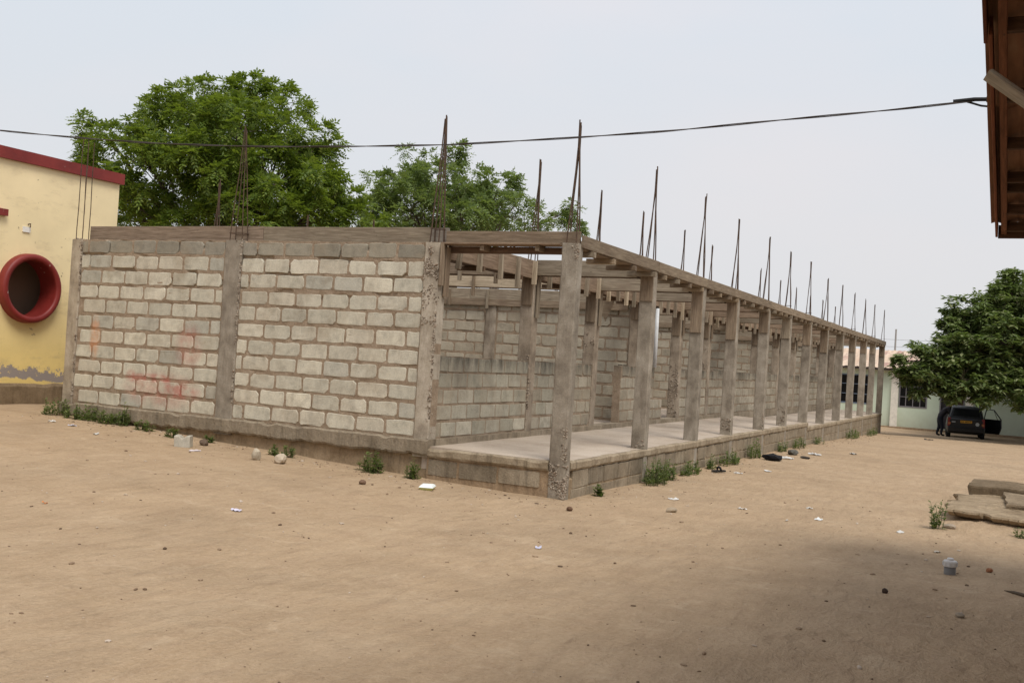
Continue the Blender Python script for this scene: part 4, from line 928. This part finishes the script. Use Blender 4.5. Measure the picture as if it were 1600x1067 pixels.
# ------------------------------------------------------------------ person bending into the car
def person():
    root = tag(empty('person', (43.4, -1.95, gz(43.4, -1.95)), math.radians(-165)), 'person in dark shirt and trousers bending towards the left side of the car', 'person')
    J = {}; E_ = []
    def v(n, p, r): J[n] = (p, r)
    # local: facing +y is forward (towards the car), x is the person's left-right
    v('pel', (0, -.10, .93), (.155, .12)); v('sp1', (0, -.02, 1.08), (.145, .11)); v('sp2', (0, .12, 1.24), (.165, .115)); v('chest', (0, .25, 1.37), (.17, .11)); v('neck', (0, .35, 1.46), (.055, .055)); v('hd', (0, .41, 1.54), (.085, .095)); v('top', (0, .44, 1.66), (.08, .09))
    E_ += [('pel', 'sp1'), ('sp1', 'sp2'), ('sp2', 'chest'), ('chest', 'neck'), ('neck', 'hd'), ('hd', 'top')]
    for s, n in ((-1, 'l'), (1, 'r')):
        v('hip' + n, (s * .09, -.09, .86), (.095, .095)); v('kn' + n, (s * .11, -.02 + .05 * s, .48), (.06, .065)); v('an' + n, (s * .12, -.10 + .08 * s, .09), (.042, .045)); v('toe' + n, (s * .13, .08 + .08 * s, .04), (.045, .03))
        E_ += [('pel', 'hip' + n), ('hip' + n, 'kn' + n), ('kn' + n, 'an' + n), ('an' + n, 'toe' + n)]
        v('sh' + n, (s * .19, .24, 1.38), (.065, .06)); v('el' + n, (s * .25, .36, 1.13), (.045, .045)); v('wr' + n, (s * .2, .56, 1.06), (.03, .028)); v('pa' + n, (s * .19, .64, 1.05), (.035, .018))
        E_ += [('chest', 'sh' + n), ('sh' + n, 'el' + n), ('el' + n, 'wr' + n), ('wr' + n, 'pa' + n)]
        for q in range(4):
            a = 'f%d%s' % (q, n); v(a, (s * .19 + (q - 1.5) * .02, .70, 1.045 - .004 * q), (.009, .009)); v(a + 'b', (s * .19 + (q - 1.5) * .021, .735 - .008 * abs(q - 1), 1.02), (.008, .008)); E_ += [('pa' + n, a), (a, a + 'b')]
        v('th' + n, (s * .19 - s * .045, .655, 1.04), (.010, .010)); v('thb' + n, (s * .19 - s * .055, .69, 1.025), (.009, .009)); E_ += [('pa' + n, 'th' + n), ('th' + n, 'thb' + n)]
    names = list(J); me = bpy.data.meshes.new('body'); me.from_pydata([J[a][0] for a in names], [(names.index(a), names.index(b)) for a, b in E_], []); me.update()
    o = link('body', me, None, root)
    sk = o.modifiers.new('skin', 'SKIN')
    for i, a in enumerate(names): me.skin_vertices[0].data[i].radius = tuple(q * (1.4 if a[0] not in 'ft' else 1.15) for q in J[a][1])
    me.skin_vertices[0].data[0].use_root = True; sk.use_smooth_shade = True
    o.modifiers.new('sub', 'SUBSURF').levels = 1; o.modifiers['sub'].render_levels = 1
    m = NM('clothes_and_skin', .85, .2); p = m.sep(m.coord('Object'))
    shirt = m.math('GREATER_THAN', p[2], .98); hd = m.math('GREATER_THAN', p[2], 1.47); hand = m.math('GREATER_THAN', p[1], .5); shoe = m.math('LESS_THAN', p[2], .10)
    col = m.mix(shirt, (.016, .018, .026), (.024, .022, .026)); col = m.mix(m.math('MAXIMUM', hd, hand), col, (.075, .042, .026)); col = m.mix(shoe, col, (.02, .016, .014)); m.base(col); me.materials.append(m.m)
    # face and hair
    vs, fs = ico(); hr = MB()
    bm = bmesh.new(); bmesh.ops.create_uvsphere(bm, u_segments=14, v_segments=9, radius=1)
    me2 = bpy.data.meshes.new('hair'); bmesh.ops.delete(bm, geom=[v_ for v_ in bm.verts if v_.co.z < -.15], context='VERTS'); bm.to_mesh(me2); bm.free()
    h = link('hair', me2, 'rubber', root, None, True); h.location = (0, .415, 1.625); h.scale = (.10, .115, .10); h.rotation_euler = (math.radians(-14), 0, 0)
    MB().add([(-.014, .525, 1.56), (.014, .525, 1.56), (0, .56, 1.565), (0, .525, 1.61)], [(0, 1, 2), (1, 3, 2), (3, 0, 2)]).build('nose', m.m, root)
person()

# ------------------------------------------------------------------ broken concrete steps at the right edge
def rough_slab(name, outline, z0, z1, mat, color, parent, rag=.03, seg=.06, under=.09):
    pts = []
    for i, p in enumerate(outline):
        a = Vector(p + (0,)); b = Vector(outline[(i + 1) % len(outline)] + (0,)); k = max(1, int((b - a).length / seg))
        for j in range(k):
            q = a.lerp(b, j / k); pts.append((q.x + rag * (mnoise.noise(q * 4) + .7 * mnoise.noise(q * 13)), q.y + rag * (mnoise.noise(q * 4 + Vector((9, 9, 9))) + .7 * mnoise.noise(q * 13 + Vector((4, 4, 4))))))
    n = len(pts); cx_ = sum(p[0] for p in pts) / n; cy_ = sum(p[1] for p in pts) / n; vs = []
    for zz, sh in ((z0, 1 - under), (z0 + .03, 1 - under * .3), (z1 - .03, 1), (z1 - .004, .994), (z1, .9), (z1, .6)):
        for i, (x, y) in enumerate(pts): vs.append((cx_ + (x - cx_) * sh, cy_ + (y - cy_) * sh, zz + .016 * mnoise.noise(Vector((x * 6, y * 6, zz * 3 + sh * 4))) + .008 * mnoise.noise(Vector((x * 17, y * 17, sh * 9)))))
    fs = [(l * n + i, l * n + (i + 1) % n, (l + 1) * n + (i + 1) % n, (l + 1) * n + i) for l in range(5) for i in range(n)] + [tuple(5 * n + i for i in range(n))]
    return MB().add(vs, fs).build(name, mat, parent, color)
st = tag(empty('broken_steps', (4.4, -5.2, 0)), 'broken grey concrete slab and step on the sand at the right edge', 'steps')
def L2(pts): return [(x - 4.4, y + 5.2) for x, y in pts]
rough_slab('slab', L2([(2.55, -4.50), (2.2, -5.1), (1.9, -5.9), (1.9, -7.2), (6.2, -7.2), (6.0, -4.9), (4.6, -4.55), (3.4, -4.42)]), .06, .17, 'plinth', (1.25, 1.12, .94), st, .13)
rough_slab('step', L2([(5.0, -4.62), (4.95, -7.1), (6.2, -7.1), (6.25, -4.68)]), .1, .30, 'plinth', (.75, .66, .54), st, .02)
rough_slab('step', L2([(3.3, -5.20), (3.35, -7.1), (4.95, -7.1), (4.90, -5.12)]), .1, .24, 'plinth', (1.1, 1.0, .86), st, .03)
mb = MB(); vs = []; fs = []; k = 26            # eroded earth mound under the slab
for j in range(k + 1):
    for i in range(k + 1):
        x = 1.2 + 5.6 * i / k; y = -7.6 + 3.5 * j / k
        e = min(ss(1.2, 2.6, x), ss(6.8, 5.6, x), ss(-4.1, -5.0, y)); vs.append((x - 4.4, y + 5.2, -.06 + .135 * e + .03 * fbm(x * 2.3, y * 2.3, 3) * e + .01))
fs = [(j * (k + 1) + i, j * (k + 1) + i + 1, (j + 1) * (k + 1) + i + 1, (j + 1) * (k + 1) + i) for j in range(k) for i in range(k)]
MB().add(vs, fs).build('earth_bank', 'sand', st, None, True)
# ------------------------------------------------------------------ capped pipe stub
ps = tag(empty('pipe_stub', (-1.6, -4.74, gz(-1.6, -4.74))), 'short grey plastic pipe stub with white screw cap standing in the sand', 'pipe')
MB().lathe([(.0, -.1), (.054, -.1), (.054, .10), (.05, .10)], 24).build('pipe', 'matte', ps, (.20, .195, .19), True)
MB().lathe([(.0, .075), (.062, .075), (.064, .085), (.064, .122), (.058, .132), (.03, .134), (.03, .152), (.024, .157), (0, .157)], 24).build('cap', 'matte', ps, (.60, .585, .57))
mb = MB()
for q in range(10): a = q * .628; mb.box((.065 * math.cos(a), .067 * math.sin(a), .103), (.006, .014, .034), Matrix.Rotation(a, 3, 'Z'))
mb.build('cap_ribs', 'matte', ps, (.56, .55, .54))

# ------------------------------------------------------------------ plants
def leafy(name, label, loc, h, w_, stems, leaves, lf, seed, group=None, cat='weed', upright=.8):
    r = random.Random(seed); root = tag(empty(name, (loc[0], loc[1], gz(loc[0], loc[1]) - .01)), label, cat, group); V = []; one = MB()
    for s in range(stems):
        a = r.uniform(0, 6.28); d = r.uniform(.1, 1) ** .6; bx, by = math.cos(a) * w_[0] * d, math.sin(a) * w_[1] * d
        hh = h * r.uniform(.45, 1.0) * (1.1 - .45 * d); tip = Vector((bx + r.uniform(-.5, .5) * hh * (1 - upright), by + r.uniform(-.5, .5) * hh * (1 - upright), hh))
        b = Vector((bx, by, -.02)); sm = MB() if cat == 'plant' else one; sm.tube([b, b.lerp(tip, .5) + Vector((r.uniform(-.02, .02), r.uniform(-.02, .02), 0)), tip], [.006, .004, .002], 4)
        if cat == 'plant': sm.build('stem', 'weed_leaf', root)
        for q in range(leaves):
            t = r.uniform(.12, 1.03); p = b.lerp(tip, t); th = r.uniform(0, 6.28); l = lf * r.uniform(.6, 1.25) * (1.15 - .4 * t)
            dr = Vector((math.cos(th), math.sin(th), r.uniform(-.1, .8))).normalized(); sd = dr.cross(Vector((r.uniform(-.3, .3), r.uniform(-.3, .3), 1))).normalized() * l * .22
            V += [p, p + dr * l * .5 + sd, p + dr * l, p + dr * l * .5 - sd]
    if cat != 'plant': tag(one.build('stem', 'weed_leaf', root), kind='stuff')
    link('foliage', np_mesh('foliage', [tuple(p) for p in V], np.arange(len(V)).reshape(-1, 4)), 'weed_leaf', root); return root
WE = [((-.22, 9.15), .34, (.18, .22), 20, 'bushy green weed at the foot of the left end column'),
      ((-.20, 8.55), .26, (.16, .34), 26, 'low dark weed mat at the wall foot near the left column'),
      ((-.22, 7.98), .26, (.15, .28), 24, 'weed below the red paint smear at the wall foot'),
      ((-.18, 7.62), .36, (.10, .14), 12, 'taller weed tuft at the right end of the weed row'),
      ((-.30, 7.05), .17, (.10, .20), 12, 'small weed tuft left of the loose block by the wall'),
      ((-.36, 6.40), .22, (.09, .12), 10, 'single upright weed just left of the loose block'),
      ((-.22, 5.82), .15, (.07, .10), 7, 'tiny weed behind the loose concrete block'),
      ((-.30, 4.35), .16, (.12, .28), 16, 'thin weed patch at the wall near two stones'),
      ((-.24, 2.85), .34, (.14, .18), 22, 'green weed under the broken footing left of the veranda'),
      ((-.20, 2.20), .30, (.08, .12), 12, 'slender weed below the wall corner column'),
      ((.85, -.16), .14, (.05, .06), 9, 'tiny green weed on the sand beside the corner column'),
      ((3.15, -.22), .42, (.42, .16), 34, 'largest bushy weed clump against the veranda plinth'),
      ((4.05, -.16), .34, (.26, .12), 20, 'weed clump right beside the largest one at the plinth'),
      ((5.3, -.16), .24, (.45, .12), 24, 'low weed strip at the plinth left of the dark shoe'),
      ((6.7, -.16), .28, (.22, .10), 12, 'upright weed at the plinth behind the dark shoe'),
      ((8.1, -.16), .30, (.65, .12), 30, 'long weed strip at the plinth near the third column'),
      ((10.3, -.16), .40, (.45, .12), 22, 'tall weed clump at the plinth behind the black bag'),
      ((13.4, -.16), .30, (.40, .12), 16, 'weed at the plinth right of the black bag'),
      ((15.4, -.16), .34, (.55, .12), 18, 'weed clump halfway along the plinth'),
      ((18.6, -.16), .26, (.5, .1), 12, 'thin weed past the step in the plinth'),
      ((25.5, -.18), .35, (1.4, .14), 30, 'long low weed strip towards the far end of the plinth'),
      ((30.5, -.18), .35, (1.6, .14), 26, 'farthest weed strip by the last plinth columns')]
for i, (p, h, w_, s_, lab) in enumerate(WE): leafy('weed', lab, p, h * 1.2, w_, int(s_ * 1.0), 16, .075, 40 + i, 'weeds along the foot of the walls')
leafy('seedling', 'young leafy seedling growing beside the broken concrete slab', (1.75, -4.42), .46, (.07, .07), 9, 34, .062, 7, None, 'plant', .5)
leafy('weed', 'small green weed under the edge of the broken slab', (1.75, -5.38), .2, (.08, .08), 9, 16, .05, 9, 'weeds along the foot of the walls')

# ------------------------------------------------------------------ loose things on the ground
def lump(name, label, loc, size, color, seed, cat='stone', mat='matte', group=None, rough=.25, sink=.25):
    r = random.Random(seed); bm = bmesh.new(); bmesh.ops.create_icosphere(bm, subdivisions=2, radius=1)
    for v_ in bm.verts:
        q = v_.co.copy(); k = 1 + rough * mnoise.noise(q * 1.3 + Vector((seed, 0, 0))) + .5 * rough * mnoise.noise(q * 3.1 + Vector((0, seed, 0))); v_.co = Vector((q.x * size[0], q.y * size[1], q.z * size[2])) * k / 2
    me = bpy.data.meshes.new(name); bm.to_mesh(me); bm.free()
    o = link(name, me, mat, None, color); o.location = (loc[0], loc[1], gz(loc[0], loc[1]) + size[2] / 2 * (1 - sink)); o.rotation_euler = (0, 0, r.uniform(0, 6)); return tag(o, label, cat, group)
# broken loose block
vs = [(-.13, -.10, 0), (.14, -.10, 0), (.14, .11, 0), (-.13, .11, 0), (-.14, -.10, .20), (-.05, -.10, .19), (.0, -.10, .15), (.06, -.10, .19), (.13, -.10, .20), (.13, .11, .21), (.05, .11, .20), (-.01, .11, .15), (-.06, .11, .20), (-.14, .11, .21)]
o = MB().add(vs, [(3, 2, 1, 0), (0, 1, 8, 7, 6, 5, 4), (2, 3, 13, 12, 11, 10, 9), (1, 2, 9, 8), (3, 0, 4, 13), (4, 5, 12, 13), (5, 6, 11, 12), (6, 7, 10, 11), (7, 8, 9, 10)]).build('broken_block', 'block', None, (.46, .43, .36))
o.location = (-.95, 5.63, gz(-.95, 5.63) - .01); o.scale = (.85, .85, .85); o.rotation_euler = (0, 0, math.radians(-62)); bv = o.modifiers.new('b', 'BEVEL'); bv.width = .012; bv.segments = 2
tag(o, 'pale broken concrete block lying on the sand before the wall', 'block')
lump('stone', 'upright pale stone beside the low wall weed patch', (-.95, 4.28), (.14, .12, .19), (.44, .38, .29), 3)
lump('stone', 'rounded pale stone right of the upright one near the wall', (-.85, 3.93), (.24, .18, .16), (.50, .42, .32), 5)
lump('stone', 'dark clod behind the loose concrete block', (-.55, 5.60), (.14, .13, .11), (.12, .085, .06), 8)
lump('stone', 'brown clod on open sand left of the white food tray', (-1.35, 2.22), (.10, .08, .07), (.16, .10, .065), 12)
lump('stone', 'dark brown clod on the sand right below the corner column', (-.85, -.45), (.10, .08, .06), (.13, .075, .045), 14)
lump('stone', 'flat pale stone on the sand in front of the plinth', (.15, -1.42), (.16, .11, .07), (.34, .27, .19), 15)
lump('stone', 'small reddish stone by the capped pipe, far right', (-1.2, -5.08), (.07, .055, .05), (.32, .14, .07), 16)
lump('stone', 'dark little clod on the shaded sand before the pipe stub', (-3.0, -4.3), (.055, .05, .05), (.06, .04, .03), 17)
lump('stone', 'pale pebble on the shaded sand at lower right', (-3.55, -4.92), (.075, .06, .045), (.30, .25, .19), 18)
lump('root_end', 'dark root end in the sand at the right edge', (-2.2, -5.36), (.34, .04, .03), (.10, .075, .05), 19, cat='root')
lump('stone', 'pale chip of rubble beside the young seedling', (1.85, -4.55), (.20, .12, .08), (.36, .29, .22), 21)
def scrap(name, label, loc, size, color, seed, cat='litter', up=.02, mat='matte', n=7):
    """crumpled thin piece of paper or plastic"""
    r = random.Random(seed); vs = []; fs = []
    for j in range(n):
        for i in range(n):
            x = (i / (n - 1) - .5) * size[0]; y = (j / (n - 1) - .5) * size[1]; e = .05 * r.uniform(-1, 1)
            vs.append((x * (1 + e) * (1 - .5 * abs(j / (n - 1) - .4)), y * (1 + e) + .25 * x * r.choice((0, .2)), .004 + up * (abs(mnoise.noise(Vector((x * 22 + seed, y * 22, seed)))) * 2 + .15 * r.random())))
    fs = [(j * n + i, j * n + i + 1, (j + 1) * n + i + 1, (j + 1) * n + i) for j in range(n - 1) for i in range(n - 1)]
    o = MB().add(vs, fs).build(name, mat, None, color); o.location = (loc[0], loc[1], gz(loc[0], loc[1])); o.rotation_euler = (0, 0, r.uniform(0, 6.28)); o.modifiers.new('t', 'SOLIDIFY').thickness = .002
    return tag(o, label, cat, 'litter on the sand')
WHT = (.56, .55, .52)
# yellow-white food tray
tr = tag(empty('food_tray', (-.85, 1.55, gz(-.85, 1.55)), .35), 'white and yellow foam food tray lying by the plinth end', 'food tray', 'litter on the sand')
MB().add([(-.10, -.07, 0), (.10, -.07, 0), (.10, .07, 0), (-.10, .07, 0), (-.125, -.09, .035), (.125, -.09, .035), (.125, .09, .035), (-.125, .09, .035)], [(3, 2, 1, 0), (0, 1, 5, 4), (1, 2, 6, 5), (2, 3, 7, 6), (3, 0, 4, 7)]).build('tray', 'matte', tr, (.62, .66, .28))
MB().add([(-.128, -.093, .037), (.128, -.093, .037), (.128, .093, .037), (-.128, .093, .037), (-.10, -.07, .065), (.10, -.07, .065), (.10, .07, .065), (-.10, .07, .065)], [(0, 1, 5, 4), (1, 2, 6, 5), (2, 3, 7, 6), (3, 0, 4, 7), (4, 5, 6, 7), (3, 2, 1, 0)]).build('lid', 'matte', tr, (.76, .80, .78))
SC = [((-4.06, 1.94), (.16, .08), (.55, .52, .62), 'lilac and white sachet on open sand, left foreground'),
      ((-.95, 8.35), (.22, .05), WHT, 'white paper strip before the weeds at far left'),
      ((-1.0, 7.85), (.16, .08), (.50, .50, .58), 'crumpled bluish wrapper before the weed row'),
      ((-1.35, 6.95), (.14, .06), WHT, 'white scrap of paper left of the loose block'),
      ((-1.12, 5.25), (.20, .06), (.64, .58, .60), 'flat whitish wrapper right of the loose block'),
      ((-2.0, 8.75), (.07, .05), WHT, 'small white paper bit at far left by a dark clod'),
      ((-5.2, 3.4), (.06, .03), (.62, .20, .05), 'tiny orange scrap on the sand at left'),
      ((-3.3, -1.15), (.07, .06), (.52, .52, .64), 'small bluish white cup piece in the middle of the sand'),
      ((1.45, -1.05), (.16, .09), WHT, 'white paper scrap below the weed clump at the plinth'),
      ((1.25, -2.05), (.14, .06), (.62, .60, .56), 'white paper fold on the sand before the plinth'),
      ((2.2, -2.75), (.10, .05), WHT, 'tiny white scrap right of the paper fold'),
      ((1.15, -3.05), (.12, .09), (.66, .67, .66), 'crumpled white tissue on the sand left of the slab'),
      ((.65, -2.75), (.07, .03), WHT, 'thin white sliver left of the crumpled tissue'),
      ((.95, -4.05), (.17, .08), WHT, 'white plastic scrap near the seedling'),
      ((-.35, -4.55), (.09, .05), (.5, .45, .38), 'beige scrap between seedling and pipe stub'),
      ((6.4, -.75), (.20, .07), WHT, 'long white paper beyond the dark shoe'),
      ((7.5, -1.05), (.22, .1), (.66, .66, .64), 'pale paper strip on the sand before the black bag'),
      ((11.0, -.65), (.45, .16), WHT, 'white wrapper beside the black bag'),
      ((13.3, -.95), (.38, .2), (.58, .57, .55), 'pale litter right of the grey bag'),
      ((15.0, -1.6), (.3, .15), WHT, 'white litter far along the yard'),
      ((30.5, -2.3), (.35, .2), (.05, .045, .04), 'dark flat rag on the sand before the car')]
for i, (p, s_, c, lab) in enumerate(SC): scrap('litter_scrap', lab, p, s_, c, 60 + i, up=.018 if s_[0] < .3 else .04)
for i, (p, s_, c, lab, nm) in enumerate([((10.1, -.60), (.42, .3, .17), (.012, .012, .014), 'black crumpled plastic bag by the plinth weeds', 'plastic_bag'),
                                     ((12.6, -.55), (.36, .26, .15), (.11, .105, .09), 'grey crumpled bag right of the black bag', 'plastic_bag'),
                                     ((11.7, -1.0), (.30, .18, .06), (.07, .06, .05), 'flat dark rag in front of the grey bag', 'rag')]):
    lump(nm, lab, p, s_, c, 80 + i, cat='litter', rough=.5, group='litter on the sand')
def shoe(label, loc, z, rz, s=1.0):
    root = tag(empty('shoe', (loc[0], loc[1], z), rz), label, 'shoe'); vs = []; fs = []; n = 12; prof = [(0, .034), (.3, .04), (.6, .030), (.85, .045), (1, .03)]
    for k, zz in ((1, 0), (1, .02)):
        for i in range(n * 2):
            t = (i / n) if i < n else (2 - i / n); sg = -1 if i < n else 1; wdt = np.interp(t, [p[0] for p in prof], [p[1] for p in prof]) * (.25 if t in (0, 1) else 1); vs.append(((t - .5) * .26 * s, sg * wdt * s, zz * s))
    m_ = n * 2; fs = [(i, (i + 1) % m_, m_ + (i + 1) % m_, m_ + i) for i in range(m_)] + [tuple(range(m_ - 1, -1, -1)), tuple(m_ + i for i in range(m_))]
    MB().add(vs, fs).build('sole', 'rubber', root)
    P = [(.02 * s, -.045 * s, .01), (.0, -.03 * s, .05 * s), (0, 0, .065 * s), (0, .03 * s, .05 * s), (.02 * s, .045 * s, .01)]
    MB().tube(P, [.012, .022, .026, .022, .012], 7).build('strap', 'rubber', root, None, True)
shoe('black sandal on the veranda floor beside the second column', (3.62, .30, ), HP + .01, .4, 1.0)
shoe('black sandal lying on the veranda floor between the second and third columns', (5.9, 1.02), HP + .01, 1.3, 1.1)
shoe('dark shoe lying on the sand below the plinth weeds', (6.15, -.45), gz(6.15, -.45) + .02, -.5, 1.3)
# countless crumbs, pebbles and dry leaf bits on the sand
mb = MB(); vs0, fs0 = ico()
for i in range(2300):
    if i < 900:
        d = random.uniform(4.2, 16); a = math.radians(25.96 + random.uniform(-28, 28)); x, y = CAM.x + math.cos(a) * d, CAM.y + math.sin(a) * d
    else:
        if random.random() < .5: x, y = -abs(random.gauss(.1, .5)) - .06, random.uniform(-.3, 9.3)
        else: x, y = random.uniform(0, 30), -abs(random.gauss(.1, .45)) - .04
    if x > 0 and y > -.05: continue
    r = random.choice((.004, .005, .006, .006, .007, .008, .009, .016)) * random.uniform(.7, 1.2) * (1.0 if d < 9 or i >= 900 else 1.15); s = Vector((random.uniform(.8, 1.8), random.uniform(.7, 1.2), random.uniform(.35, .9)))
    rot = Matrix.Rotation(random.uniform(0, 6.3), 3, 'Z'); z = gz(x, y)
    mb.add([rot @ Vector((v.x * s.x, v.y * s.y, v.z * s.z)) * r + Vector((x, y, z + r * .25)) for v in vs0], fs0)
m = NM('crumbs', .95, .1); i_ = m.island(); m.base(m.ramp(i_, [(0, (.10, .068, .046)), (.35, (.21, .145, .095)), (.7, (.36, .27, .185)), (1, (.52, .45, .38))])); MAT['crumbs'] = m.m
tag(mb.build('sand_crumbs', 'crumbs'), 'small pebbles and dry crumbs scattered over the sand', 'pebbles', None, 'stuff')
